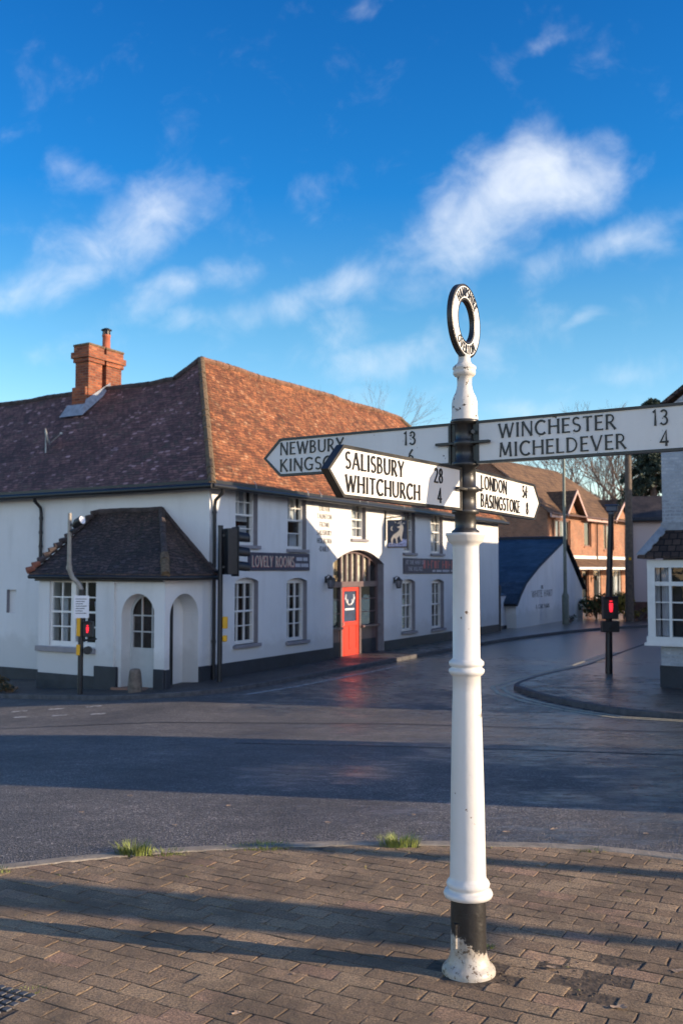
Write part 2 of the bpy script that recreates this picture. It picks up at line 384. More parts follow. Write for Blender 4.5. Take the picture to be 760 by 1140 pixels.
M['coral'] = plain('coral_lettering', (.42, .10, .09), .6, .15)
M['greytext'] = plain('grey_wall_lettering', (.07, .069, .068), .8, .2, 9)
M['darktext'] = plain('dark_lettering', (.03, .03, .035), .7, .2)
M['iceblue'] = plain('pale_blue_paint', (.22, .30, .58), .5, .25, 12)
M['hart'] = plain('ivory_paint', (.62, .58, .50), .5, .12, 12)
M['stone'] = plain('worn_stone', (.15, .12, .095), .9, .4, 9, .015)
M['kerb'] = plain('kerb_stone', (.25, .215, .17), .9, .35, 9, .008, bscale=70)
M['kerb2'] = plain('dark_damp_kerb', (.075, .072, .075), .8, .35, 9, .006)
M['yline'] = chipped('worn_yellow_line', (.55, .52, .38), (.10, .098, .098), .60, 12, .7)
M['wline'] = chipped('worn_white_line', (.46, .46, .45), (.06, .06, .065), .54, 12, .7)
M['step'] = plain('terracotta_step', (.26, .13, .08), .7, .2, 5)
M['glass'] = glass_mat('window_glass')
M['glassbright'] = glass_mat('shop_glass', (.8, .83, .86), 0)
M['lens_red'] = emis('lit_red_signal', (1, .02, .04), .9)
M['lens_off'] = plain('unlit_signal_lens', (.03, .02, .02), .2)
M['warmlamp'] = emis('warm_pendant', (1, .42, .13), 2.0)
M['greenlamp'] = emis('green_neon', (.1, .9, .55), .35)
M['tile'] = brickish('old_clay_tiles', .17, .105, (.22, .075, .034), (.50, .19, .075), (.02, .015, .013), .008, 1.3, depth=.022, pale=(.52, .27, .14), moss=(.12, .075, .035))
M['tileshade'] = brickish('shaded_clay_tiles', .17, .105, (.14, .072, .060), (.30, .142, .115), (.035, .02, .018), .008, 1.3, depth=.022, pale=(.62, .36, .33), moss=(.10, .085, .055))  # clay tiles again, the slope's shade put into a darker, cooler colour
M['tileporch'] = brickish('porch_tiles', .17, .10, (.07, .048, .040), (.17, .10, .078), (.01, .009, .009), .008, 1.6, depth=.028, pale=(.17, .12, .11), moss=(.07, .06, .035))
M['tilebrown'] = brickish('brown_concrete_tiles', .3, .32, (.15, .088, .048), (.21, .125, .068), (.05, .03, .02), .014, 1.0, depth=.02)
M['tileclay2'] = brickish('bay_roof_tiles', .17, .16, (.06, .04, .033), (.12, .075, .055), (.01, .009, .008), .012, 1.8, depth=.04)
M['slate'] = brickish('blue_slate', .26, .20, (.030, .048, .075), (.055, .080, .115), (.012, .016, .022), .008, 1.0, depth=.012, rough=.5)
M['slate2'] = brickish('dark_slate', .26, .20, (.05, .042, .04), (.085, .068, .06), (.012, .012, .014), .008, 1.0, depth=.012, rough=.6)
M['brick'] = brickish('old_red_brick', .225, .075, (.20, .055, .030), (.42, .13, .055), (.20, .12, .08), .010, depth=.006, pale=(.46, .2, .1))
M['brickhouse'] = brickish('orange_brick', .225, .075, (.30, .115, .06), (.42, .17, .085), (.34, .25, .18), .011, depth=.005)
M['brickwhite'] = brickish('white_painted_brick', .225, .075, (.50, .53, .57), (.58, .61, .64), (.42, .45, .49), .012, depth=.008)
M['lichen'] = plain('mossy_mortar', (.135, .092, .052), .95, .5, 12, .02)
M['ridge'] = plain('ridge_tile', (.17, .085, .05), .9, .45, 5, .01)
M['ridgedark'] = plain('dark_ridge_tile', (.06, .045, .042), .9, .45, 5, .01)
M['terracotta'] = plain('terracotta_pot', (.36, .10, .05), .8, .2)
M['postwhite'] = chipped('white_post_paint', (.60, .59, .565), (.12, .075, .045), .65, 8, .36, fine=26, grime=(.34, .24, .14), gamt=.30)
M['finialwhite'] = chipped('flaking_white_paint', (.60, .58, .54), (.07, .055, .045), .60, 26, .45, fine=70, gamt=.35)
M['panelwhite'] = chipped('sign_panel_paint', (.65, .645, .625), (.09, .075, .065), .66, 16, .4, fine=48, gamt=.22)
M['postblack'] = chipped('black_post_paint', (.016, .017, .018), (.16, .15, .14), .70, 20, .28, fine=60, gamt=.12)
M['letterblack'] = plain('black_sign_letters', (.012, .012, .013), .35, .3, 30)
M['leafdark'] = plain('dark_conifer', (.018, .034, .02), .7, .4, 2)
M['leafgreen'] = plain('shrub_green', (.065, .085, .02), .6, .4, 2)
M['leafyellow'] = plain('golden_shrub', (.30, .23, .035), .6, .35, 2)
M['leafbrown'] = plain('russet_hedge', (.15, .085, .03), .7, .4, 2)
M['grassblade'] = plain('grass_blade', (.17, .205, .045), .55, .4, 9)
M['deadleaf'] = plain('dry_leaf', (.36, .25, .16), .75, .3, 30)
M['soil'] = plain('damp_soil', (.085, .062, .042), .95, .5, 30, .01)
M['mossm'] = plain('joint_moss', (.19, .155, .06), .95, .5, 40, .006)
M['earth'] = plain('grass_verge', (.05, .065, .025), .95, .35, .8)

def paver_mat():
    m, t, b = new_mat('block_paver')
    gi = add(t, 'ShaderNodeNewGeometry')
    r = ramp(t, gi.outputs['Random Per Island'], [(0, (.24, .165, .105)), (.3, (.30, .215, .138)), (.65, (.36, .262, .165)), (.9, (.40, .28, .175)), (1, (.40, .25, .175))])
    n = noise(t, 90, 5, .75); rn = ramp(t, n.outputs[0], [(.34, (.28, .27, .26)), (.5, (.85, .84, .82)), (.68, (1.65, 1.58, 1.45))])
    col = mixc(t, .85, r.outputs[0], rn.outputs[0], 'MULTIPLY')
    n2 = noise(t, 1.7, 6, .7); r2 = ramp(t, n2.outputs[0], [(.42, (0, 0, 0)), (.62, (.9, .9, .9))])
    col = mixc(t, r2.outputs[0], col, (.13, .092, .058))
    n3 = noise(t, 7, 6, .75); r3 = ramp(t, n3.outputs[0], [(.6, (0, 0, 0)), (.74, (.6, .6, .6))])
    col = mixc(t, r3.outputs[0], col, (.20, .165, .08))
    t.links.new(col, b.inputs['Base Color']); b.inputs['Roughness'].default_value = .85
    p = bump(t, b, noise(t, 110, 5, .75).outputs[0], .010, 1.0); bump(t, b, noise(t, 16, 4, .6).outputs[0], .022, .7, p)
    return m
M['paver'] = paver_mat()
def asphalt_mat(name, base, wet=.0, rough=.012):
    m, t, b = new_mat(name)
    tc = add(t, 'ShaderNodeTexCoord')
    v = add(t, 'ShaderNodeTexVoronoi', _Scale=85.0); t.links.new(tc.outputs['Object'], v.inputs['Vector'])
    r = ramp(t, v.outputs['Color'], [(.15, tuple(c * .38 for c in base)), (.55, tuple(c * .9 for c in base)), (.82, tuple(c * 1.8 for c in base)), (1, tuple(c * 4.2 for c in base))])
    n = noise(t, .7, 8, .68); rn = ramp(t, n.outputs[0], [(.34, (.48, .48, .50)), (.66, (1.35, 1.32, 1.27))])
    col = mixc(t, .9, r.outputs[0], rn.outputs[0], 'MULTIPLY')
    n2 = noise(t, 6, 9, .78); rn2 = ramp(t, n2.outputs[0], [(.32, (.55, .55, .55)), (.68, (1.5, 1.48, 1.45))]); col = mixc(t, .8, col, rn2.outputs[0], 'MULTIPLY')
    t.links.new(col, b.inputs['Base Color'])
    # damp: drier towards the kerb in the west, still wet up the street and to the east
    nr = noise(t, .55, 7, .66); sp = add(t, 'ShaderNodeSeparateXYZ'); t.links.new(tc.outputs['Object'], sp.inputs[0])
    w1 = add(t, 'ShaderNodeMath', operation='MULTIPLY_ADD'); t.links.new(sp.outputs[0], w1.inputs[0]); w1.inputs[1].default_value = -.050; t.links.new(nr.outputs[0], w1.inputs[2])
    w2 = add(t, 'ShaderNodeMath', operation='MULTIPLY_ADD'); t.links.new(sp.outputs[1], w2.inputs[0]); w2.inputs[1].default_value = -.010; t.links.new(w1.outputs[0], w2.inputs[2])
    w3 = add(t, 'ShaderNodeMath', operation='ADD'); t.links.new(w2.outputs[0], w3.inputs[0]); w3.inputs[1].default_value = wet; w2 = w3
    rr = ramp(t, w2.outputs[0], [(.15, (.20,) * 3), (.36, (.28,) * 3), (.55, (.66,) * 3)])
    rw = ramp(t, w2.outputs[0], [(.24, (.26, .27, .30)), (.52, (1, 1, 1))]); t.links.new(mixc(t, 1, col, rw.outputs[0], 'MULTIPLY'), b.inputs['Base Color'])
    t.links.new(rr.outputs[0], b.inputs['Roughness']); b.inputs['Specular IOR Level'].default_value = .75
    nw = noise(t, 4.5, 9, .78, scl=(.55, 1, 1)); w4 = add(t, 'ShaderNodeMath', operation='MULTIPLY_ADD'); t.links.new(nw.outputs[0], w4.inputs[0]); w4.inputs[1].default_value = 1.5; w5 = add(t, 'ShaderNodeMath', operation='ADD'); t.links.new(w2.outputs[0], w5.inputs[0]); w5.inputs[1].default_value = -.75; t.links.new(w5.outputs[0], w4.inputs[2])
    cw = ramp(t, w4.outputs[0], [(.18, (1, 1, 1)), (.46, (0, 0, 0))]); t.links.new(cw.outputs[0], b.inputs['Coat Weight']); b.inputs['Coat IOR'].default_value = 1.5; b.inputs['Coat Roughness'].default_value = .30
    p = bump(t, b, v.outputs['Distance'], .020, .9); p = bump(t, b, noise(t, 28, 4, .65).outputs[0], .025, .6, p); bump(t, b, noise(t, 1.5, 5).outputs[0], .06, .4, p)
    cb_ = add(t, 'ShaderNodeBump', _Strength=.35, _Distance=.010); t.links.new(noise(t, 45, 5, .75).outputs[0], cb_.inputs['Height']); t.links.new(cb_.outputs[0], b.inputs['Coat Normal'])
    return m
M['asphalt'] = asphalt_mat('damp_asphalt', (.108, .102, .102), .15)
M['pavetar'] = asphalt_mat('dark_pavement_tarmac', (.050, .044, .044), .26)

# ------------------------------------------------------------------ terrain
def g(x, y):
    t = max(0, min(1, (y - 6.6) / 11.0)); z = -.75 * (t * .75 + sm(t) * .25)
    if x < -3: z -= .062 * min(9, -3 - x) * sm((y - 12) / 7)
    if y > 53: z += .03 * min(16, y - 53)
    return z
def sheet(xs, ys, dz, mat, name):
    mb = MB(); mb.grid([[(x, y, g(x, y) + dz) for x in xs] for y in ys], 0, True)
    o = mb.build(name, mat); tag(o, kind='structure'); return o
def frange(a, b, s):
    r = []
    while a < b: r.append(a); a += s
    return r + [b]
sheet([-700, -300, -120] + frange(-80, 80, 8) + [120, 300, 700], [-200, -60, -12] + frange(0, 96, 4) + [140, 300, 800], -.2, M['earth'], 'ground')
sheet(frange(-46, 46, 1.0), frange(-8, 72, .5), -.1, M['asphalt'], 'road')

d2 = Vector((.4633, .8862)); n2_ = Vector((.8862, -.4633)); l2 = Vector((-.848, .53)); fn2 = Vector((-.53, -.848))
Cc = Vector((-2.978, 22.48)); Pc = Cc - d2 * 1.6; Kc = Vector((6.85, 21.26)); fd2 = -l2
FA = Fr(Cc.x, Cc.y, d2.x, d2.y)            # right (street) facade, u away from camera, outward = towards the street
FL = Fr(Cc.x, Cc.y, l2.x, l2.y)            # left wall: u to the left; its outward side is -n
FP = Fr(Pc.x, Pc.y, l2.x, l2.y)            # porch front: outward = -n
def flip(fr):
    """same frame with o positive towards the camera side"""
    f = Fr(0, 0, 1, 0); f.O = fr.O; f.u = fr.u; f.n = -fr.n; return f
FL = flip(FL); FP = flip(FP)
def RA(s, n): return Cc + d2 * s + n2_ * n
def PP(u, m): return Pc + l2 * u + fn2 * m

def pavement(name, outer, inner, mat, kmat, across=6, kerb=True):
    # smooth the outlines a bit
    def sub(L):
        o = []
        for i in range(len(L) - 1):
            p0, p1, p2, p3 = L[max(i - 1, 0)], L[i], L[i + 1], L[min(i + 2, len(L) - 1)]
            for k in range(4):
                t = k / 4
                o.append(.5 * ((2 * p1) + (p2 - p0) * t + (2 * p0 - 5 * p1 + 4 * p2 - p3) * t * t + (3 * p1 - p0 - 3 * p2 + p3) * t ** 3))
        return o + [L[-1]]
    outer = sub([Vector(p) for p in outer]); inner = sub([Vector(p) for p in inner])
    mb = MB(); rows = []
    for a, b in zip(outer, inner):
        dirn = (b - a).normalized(); a2 = a + dirn * .06
        rows.append([(lambda q: (q.x, q.y, g(q.x, q.y)))(a2.lerp(b, k / across)) for k in range(across + 1)])
    mb.grid(rows, 0, True); o = mb.build(name, mat); tag(o, kind='structure')
    # kerb stones along the outer line
    kb = MB(); rows = []
    for i, p in enumerate(outer):
        seg = outer[min(i + 1, len(outer) - 1)] - outer[max(i - 1, 0)]; nn = Vector((-seg.y, seg.x)).normalized()
        if nn.dot(inner[i] - p) < 0: nn = -nn
        z = g(p.x, p.y) + .004; row = []
        for o_, dz_ in ((0, -.16), (0, -.014), (.003, -.006), (.010, -.001), (.020, 0), (.10, 0), (.115, -.002), (.118, -.05)):
            c = p + nn * o_; row.append((c.x, c.y, z + dz_))
        rows.append(row)
    kb.grid(rows, 0, True)
    kb.build('kerb', kmat); tag(bpy.context.scene.collection.objects[-1], kind='structure')
    return outer
outer_pub = [RA(-60, 1), ] 
outer_pub = [PP(30, .9), PP(16, .9), PP(8, .95), PP(4, 1.0), PP(2, 1.0), PP(.6, .95), RA(-1.95, .75), RA(-1.3, 1.1), RA(-.3, 1.3), RA(2, 1.38), RA(6, 1.4), RA(10, 1.42), RA(16, 1.6),
             Vector((9, 40.4)), Vector((11.3, 43)), Vector((13.9, 45)), Vector((18, 47)), Vector((25, 51))]
inner_pub = [PP(30, -5), PP(16, -4), PP(8, -2.4), PP(4, -.8), PP(2, -.8), PP(.9, -.8), PP(.8, -.9), RA(-1, -.8), RA(-.2, -.8), RA(2, -.8), RA(6, -.8), RA(10, -.8), RA(16, -.8),
             RA(22, -.8), RA(28, -.8), RA(34, -.6), Vector((17.5, 58)), Vector((28, 62))]
pavement('pavement', outer_pub, inner_pub, M['pavetar'], M['kerb2'])
def KD(s, o=0): return Kc + d2 * s + n2_ * (-o)
outer_r = [(22, 42), (15.2, 39.4), (11.3, 35.4), (8.8, 31), (6.5, 26.4), (4.6, 23.5), (3.75, 21.8), (3.75, 20.9), (4.0, 19.8), (4.45, 18.7), (5.1, 17.7), (6.1, 16.9), (8.5, 15.5), (13, 13.1), (22, 8.6)]
inner_r = [(23, 38), (18, 36), (13.4, 33), (10.8, 29), (8.9, 25.4), (7.6, 22.9), (7.2, 22.2), (7.1, 21.8), (7.2, 21.5), (7.5, 21.3), (8, 21), (9, 20.4), (11, 19.2), (16, 16), (25, 11)]
pavement('pavement', outer_r, inner_r, M['pavetar'], M['kerb2'])
# painted lines
def line(L, w, mat, name='road_marking', dash=None, dz=-.094):
    mb = MB(); L = [Vector(p) for p in L]
    for i in range(len(L) - 1):
        a, b = L[i], L[i + 1]; t = (b - a).normalized(); n = Vector((-t.y, t.x)) * w / 2; k = max(1, int((b - a).length / .5))
        for j in range(k):
            p, q = a.lerp(b, j / k), a.lerp(b, (j + 1) / k)
            mb.face([(c.x, c.y, g(c.x, c.y) + dz) for c in (p - n, q - n, q + n, p + n)])
    o = mb.build(name, mat); tag(o, kind='structure'); return o
def off(L, k):
    out = []
    for i, p in enumerate(L):
        t = (L[min(i + 1, len(L) - 1)] - L[max(i - 1, 0)]).normalized(); out.append(p + Vector((-t.y, t.x)) * k)
    return out
rk = [Vector(p) for p in outer_r]
for kk in (.28, .50): line(off(rk, -kk)[3:], .085, M['yline'])
line([RA(-1.2, 1.75), RA(.5, 1.95), RA(3, 2.0), RA(6, 2.05)], .1, M['wline'])
for i in range(6):
    p = Vector((-8.6 + i * .72, 19.6 + i * .02)); line([p, p + Vector((.3, 0))], .16, M['wline'])
for i in range(5):
    p = Vector((-7.6 + i * .75, 18.1 - i * .12 + .9)); line([p, p + Vector((.26, -.02))], .14, M['wline'])
# darker repaired strip across the junction
line([(-20, 17.0), (-6, 16.7), (1, 16.2), (9, 13.4), (20, 9)], .12, plain('tar_seam', (.018, .018, .02), .5), dz=-.096)
line([(-1.4, 13.2), (.8, 12.7), (2.4, 12.3), (6, 11)], .07, plain('tar_crack', (.016, .016, .018), .6), dz=-.096)

# near pavement: kerb, bed and every block paver
KERB = [(-14, -1), (-9, 2.0), (-5.2, 4.2), (-3.2, 5.4), (-1.98, 5.88), (-1.57, 6.06), (-1.0, 6.24), (-.23, 6.36), (.23, 6.39), (1.01, 6.36), (1.5, 6.29), (2.04, 6.08), (2.7, 5.7), (4.2, 4.7), (7.5, 2.2), (12, -1.5)]
ko = pavement('paving_bed', KERB, [(-8, -8), (-6, -7), (-4, -6), (-3, -5), (-2, -5), (-1.5, -5), (-1, -5), (-.3, -5), (.2, -5), (1, -5), (1.5, -5), (2, -5), (2.7, -5), (4, -6), (6, -7), (8, -8)], M['soil'], M['kerb'], 10)
for o in list(C_.objects):
    if o.name.startswith('paving_bed'): o.location.z = -.0042
kin = [Vector((p.x, p.y)) for p in ko]
def inside(x, y):
    for i in range(len(kin) - 1):
        a, b = kin[i], kin[i + 1]
        if a.x <= x <= b.x:
            yy = a.y + (b.y - a.y) * (x - a.x) / (b.x - a.x); return y < yy - .09
    return False
pa = Vector((.875, -.484)).normalized(); pb = Vector((.484, .875)).normalized()
pm = MB(); rp = random.Random(3)
BW, BH = .2, .104
for j in range(-60, 110):
    rowoff = (.5 if j % 2 else 0) + rp.uniform(-.05, .05)
    for i in range(-60, 60):
        cx = pa * ((i + rowoff) * BW) + pb * (j * BH)
        x, y = cx.x, cx.y
        if not (-4.6 < x < 4.6 and 1.0 < y < 6.5) or not inside(x, y): continue
        # broken ground at the foot of the post
        dd = ((x - .88) / .30) ** 2 + ((y - 4.28) / .16) ** 2
        if dd < 1 and rp.random() < .22: continue
        if (x - .54) ** 2 + (y - 4.34) ** 2 < .012: continue
        if abs((x + 1.55) * pa.x + (y - 4.06) * pa.y) < .30 and abs((x + 1.55) * pb.x + (y - 4.06) * pb.y) < .20: 
            continue
        sink = rp.gauss(0, .0010) - (.005 * rp.random() if dd < 2.5 else 0)
        rot = rp.gauss(0, .022); ca, sa = math.cos(rot), math.sin(rot)
        tx, ty = rp.gauss(0, .004), rp.gauss(0, .005)
        hx, hy = BW / 2 - rp.uniform(.0012, .003), BH / 2 - rp.uniform(.0012, .003)
        def P(a, b, z):
            a, b = a * ca - b * sa, a * sa + b * ca
            q = cx + pa * a + pb * b
            return Vector((q.x, q.y, z + sink + a * tx + b * ty))
        jit = [(rp.uniform(-.004, .004), rp.uniform(-.004, .004)) for _ in range(8)]
        oc = [(-hx, -hy), (0, -hy), (hx, -hy), (hx, 0), (hx, hy), (0, hy), (-hx, hy), (-hx, 0)]
        oc = [(a + e, b + f) for (a, b), (e, f) in zip(oc, jit)]
        ins = .005
        ic = [(a - math.copysign(ins, a) if abs(a) > .03 else a, b - math.copysign(ins, b) if abs(b) > .02 else b) for a, b in oc]
        pm.grid([[P(a, b, -.04) for a, b in oc], [P(a, b, -.0016) for a, b in oc], [P(a, b, 0) for a, b in ic]], 0, False, True)
        pm.v.append(P(0, 0, .0005)); 
        pm.v.extend([P(a, b, 0) for a, b in ic]); n0 = len(pm.v) - 9
        pm.f.append([n0 + 1 + k for k in range(8)]); pm.m.append(0); pm.sm.append(False)
# weld inner ring so that each paver is one island
o = pm.build('block_paving', M['paver'], None, 0, True); tag(o, kind='structure')

# moss and grit in the joints (nobody could count it)
mm = MB()
for _ in range(16000):
    j = rp.randint(-30, 100); along = rp.uniform(-6, 6)
    q = pa * along + pb * (j * BH + BH / 2)
    if rp.random() < .35:
        q = pa * (rp.randint(-30, 30) * BW + BW * (.5 if j % 2 else 0) + BW / 2) + pb * (j * BH + rp.uniform(-.05, .05))
    x, y = q.x + rp.gauss(0, .006), q.y + rp.gauss(0, .006)
    if not (-2.6 < x < 2.8 and 3.2 < y < 6.4) or not inside(x, y - .03): continue
    kd = min(1, max(0, (y - 4.6) / 1.6)); 
    if rp.random() > .45 + .55 * kd: continue
    s = rp.uniform(.003, .009) * (1 + 1.6 * kd)
    mi = 0 if rp.random() < .62 else 1
    ang = rp.uniform(0, 3); n = 5
    horiz = abs((x * pb.x + y * pb.y) / BH - (j + .5)) < .2
    e1, e2 = (pa, pb) if horiz else (pb, pa)
    base = []
    for k in range(n):
        c, q2 = math.cos(ang + 6.283 * k / n) * rp.uniform(.6, 1.2) * s * 2.2, math.sin(ang + 6.283 * k / n) * rp.uniform(.6, 1.2) * s * .8
        base.append((x + e1.x * c + e2.x * q2, y + e1.y * c + e2.y * q2, -.006))
    top = (x, y, -.001 + s * rp.uniform(.1, .4))
    for k in range(n): mm.face([base[k], base[(k + 1) % n], top], mi)
o = mm.build('moss', [M['mossm'], M['soil']]); tag(o, 'crumbs of moss and grit along the joints of the block paving', 'moss', kind='stuff')
# loose soil where pavers are missing
sb = MB()
for _ in range(520):
    a, r = rp.uniform(0, 6.283), math.sqrt(rp.random()); x, y = .86 + .34 * r * math.cos(a), 4.27 + .2 * r * math.sin(a)
    if (x - .54) ** 2 + (y - 4.34) ** 2 < .0125: continue
    s = rp.uniform(.004, .014); n = 6
    ring = [(x + s * math.cos(6.283 * k / n) * rp.uniform(.7, 1.3), y + s * math.sin(6.283 * k / n) * rp.uniform(.7, 1.3), -.013) for k in range(n)]
    up = [(p[0] * .5 + x * .5, p[1] * .5 + y * .5, -.013 + s * rp.uniform(.4, 1.1)) for p in ring]
    sb.grid([ring, up], 0, False, True); sb.face(up)
tag(sb.build('soil', M['soil']), 'loose dark soil where pavers are missing by the signpost foot', 'soil', kind='stuff')

# ------------------------------------------------------------------ lettering: own flared capitals
def arc(cx, cy, rx, ry, a0, a1, n=14):
    return [(cx + rx * math.cos(R_(a0 + (a1 - a0) * k / n)), cy + ry * math.sin(R_(a0 + (a1 - a0) * k / n))) for k in range(n + 1)]
TK, TN = .128, .085
GL = {
 'A': (.80, [([(.07, 0), (.40, 1)], TN), ([(.40, 1), (.74, 0)], TK), ([(.2, .33), (.6, .33)], TN)]),
 'B': (.62, [([(.10, 0), (.10, 1)], TK), ([(.10, .955), (.28, .955)] + arc(.28, .745, .20, .21, 90, -90)[1:] + [(.10, .535)], TN), ([(.10, .5), (.30, .5)] + arc(.30, .275, .23, .23, 90, -90)[1:] + [(.10, .045)], TN)]),
 'C': (.76, [(arc(.44, .5, .37, .47, 48, 312, 22), TK)]),
 'D': (.78, [([(.10, 0), (.10, 1)], TK), ([(.10, .955), (.28, .955)] + arc(.28, .5, .40, .455, 90, -90, 18)[1:] + [(.10, .045)], TN)]),
 'E': (.56, [([(.10, 0), (.10, 1)], TK), ([(.10, .955), (.52, .955)], TN), ([(.10, .52), (.46, .52)], TN), ([(.10, .045), (.54, .045)], TN)]),
 'F': (.54, [([(.10, 0), (.10, 1)], TK), ([(.10, .955), (.52, .955)], TN), ([(.10, .52), (.45, .52)], TN)]),
 'G': (.80, [(arc(.44, .5, .37, .47, 48, 300, 22), TK), ([(.68, .06), (.68, .43)], TN), ([(.5, .43), (.76, .43)], TN)]),
 'H': (.78, [([(.10, 0), (.10, 1)], TK), ([(.68, 0), (.68, 1)], TK), ([(.10, .52), (.68, .52)], TN)]),
 'I': (.26, [([(.13, 0), (.13, 1)], TK)]),
 'K': (.70, [([(.10, 0), (.10, 1)], TK), ([(.60, 1), (.13, .47)], TN), ([(.24, .58), (.66, 0)], TK)]),
 'L': (.54, [([(.10, 0), (.10, 1)], TK), ([(.10, .045), (.52, .045)], TN)]),
 'M': (.96, [([(.12, 0), (.18, 1)], TN), ([(.18, 1), (.48, .12)], TK), ([(.48, .12), (.78, 1)], TN), ([(.78, 1), (.86, 0)], TK)]),
 'N': (.80, [([(.10, 0), (.10, 1)], TN), ([(.10, 1), (.70, 0)], TK), ([(.70, 0), (.70, 1)], TN)]),
 'O': (.88, [(arc(.44, .5, .37, .46, 90, 450, 28), TN + .02)]),
 'P': (.58, [([(.10, 0), (.10, 1)], TK), ([(.10, .955), (.28, .955)] + arc(.28, .70, .23, .255, 90, -90)[1:] + [(.10, .445)], TN)]),
 'R': (.66, [([(.10, 0), (.10, 1)], TK), ([(.10, .955), (.28, .955)] + arc(.28, .715, .22, .24, 90, -90)[1:] + [(.10, .475)], TN), ([(.28, .48), (.62, 0)], TK)]),
 'S': (.56, [(arc(.28, .74, .20, .225, 40, 270, 14) + arc(.28, .275, .22, .235, 90, -145, 16)[1:], TK - .02)]),
 'T': (.62, [([(.31, 0), (.31, 1)], TK), ([(.03, .955), (.59, .955)], TN)]),
 'U': (.76, [([(.10, 1), (.10, .36)] + arc(.38, .33, .28, .29, 180, 360)[1:] + [(.66, 1)], TK - .02)]),
 'V': (.76, [([(.05, 1), (.38, 0)], TK), ([(.38, 0), (.71, 1)], TN)]),
 'W': (1.08, [([(.05, 1), (.30, 0)], TK), ([(.30, 0), (.54, .95)], TN), ([(.54, .95), (.78, 0)], TK), ([(.78, 0), (1.03, 1)], TN)]),
 'X': (.68, [([(.07, 1), (.62, 0)], TK), ([(.61, 1), (.06, 0)], TN)]),
 'Y': (.70, [([(.05, 1), (.35, .48)], TK), ([(.66, 1), (.35, .48)], TN), ([(.35, .5), (.35, 0)], TK)]),
 '1': (.36, [([(.20, 0), (.20, 1), (.06, .86)], TK - .02)]),
 '2': (.56, [(arc(.27, .73, .20, .23, 160, -35, 12) + [(.06, .045), (.53, .045)], TN + .02)]),
 '3': (.54, [(arc(.25, .75, .19, .21, 150, -90, 12) + arc(.25, .29, .23, .25, 90, -150, 14)[1:], TN + .02)]),
 '4': (.60, [([(.42, 0), (.42, 1), (.04, .27), (.57, .27)], TN + .02)]),
 '5': (.54, [([(.48, .955), (.15, .955), (.11, .55)] + arc(.25, .32, .23, .28, 110, -145, 14), TN + .02)]),
 '6': (.56, [([(.44, 1.0), (.2, .7)] + arc(.28, .30, .21, .26, 150, -210, 20)[0:], TN + .01)]),
 '8': (.56, [(arc(.28, .75, .18, .21, -90, 270, 18), TN + .01), (arc(.28, .28, .22, .24, 90, 450, 20), TN + .01)]),
 '&': (.7, [([(.64, 0), (.16, .68)] + arc(.3, .78, .15, .17, 210, -20, 10) + [(.10, .35)] + arc(.27, .24, .2, .2, 150, 340, 10), TN)]),
 '.': (.22, [([(.1, 0), (.1, .14)], TK)]), '-': (.44, [([(.06, .46), (.38, .46)], TN)]), ' ': (.40, []),
}
def ribbon(pts, w, flare=1.0):
    n = len(pts); L, Rr = [], []; closed = math.dist(pts[0], pts[-1]) < 1e-6
    for i in range(n):
        a = pts[i - 1] if i else (pts[-2] if closed else pts[0]); b = pts[i]; c = pts[i + 1] if i < n - 1 else (pts[1] if closed else pts[-1])
        def un(p, q):
            l = math.dist(p, q) or 1; return ((q[0] - p[0]) / l, (q[1] - p[1]) / l)
        t1 = un(a, b) if math.dist(a, b) > 1e-9 else un(b, c); t2 = un(b, c) if math.dist(b, c) > 1e-9 else t1
        n1, n2 = (-t1[1], t1[0]), (-t2[1], t2[0]); m = (n1[0] + n2[0], n1[1] + n2[1]); ml = m[0] ** 2 + m[1] ** 2
        k = min(2 / ml if ml > .2 else 2, 1.6) 
        h = w / 2 * (flare if (i in (0, n - 1) and not closed) else 1)
        L.append((b[0] + m[0] * k * h, b[1] + m[1] * k * h)); Rr.append((b[0] - m[0] * k * h, b[1] - m[1] * k * h))
    return L, Rr
def text_w(s, h, sx, gap): return sum(GL[c][0] for c in s) * h * sx + gap * h * (len(s) - 1)
def text(mb, s, fn, h, sx=1.0, gap=.10, t=.002, m=0, flare=1.3, bold=1.0):
    """fn(u, v, o) -> world; returns nothing. strokes are thin raised ribbons"""
    x = 0; k = 0
    for ch in s:
        w, strokes = GL[ch]
        for pts, th in strokes:
            # straight strokes get a middle point so only the very ends flare
            pp = []
            for i in range(len(pts) - 1):
                pp.append(pts[i])
                if len(pts) == 2: pp += [(pts[0][0] * .82 + pts[1][0] * .18, pts[0][1] * .82 + pts[1][1] * .18), (pts[0][0] * .18 + pts[1][0] * .82, pts[0][1] * .18 + pts[1][1] * .82)]
            pp.append(pts[-1])
            pp = [(x + p[0] * h * sx, p[1] * h) for p in pp]
            L, Rr = ribbon(pp, th * h * bold, flare)
            o = t + (k % 7) * t * .035; k += 1
            rows = [[fn(*a, 0) for a in L], [fn(*a, o) for a in L], [fn(*a, o) for a in Rr], [fn(*a, 0) for a in Rr]]
            mb.grid(rows, m, False)
            for e in (0, -1): mb.face([r[e] for r in rows], m)
        x += w * h * sx + gap * h
def label_text(mb, s, fr, u, z, o, h, sx=1, gap=.1, t=.002, m=0, width=None, bold=1.0, rtl=False, align='l'):
    if width: sx = (width - gap * h * (len(s) - 1)) / (sum(GL[c][0] for c in s) * h)
    w = text_w(s, h, sx, gap)
    if align == 'c': u = u - (w / 2 if not rtl else -w / 2)
    if align == 'r': u = u - (w if not rtl else -w)
    sg = -1 if rtl else 1
    text(mb, s, lambda a, b, c: fr(u + sg * a, z + b, o + c), h, sx, gap, t, m, bold=bold)

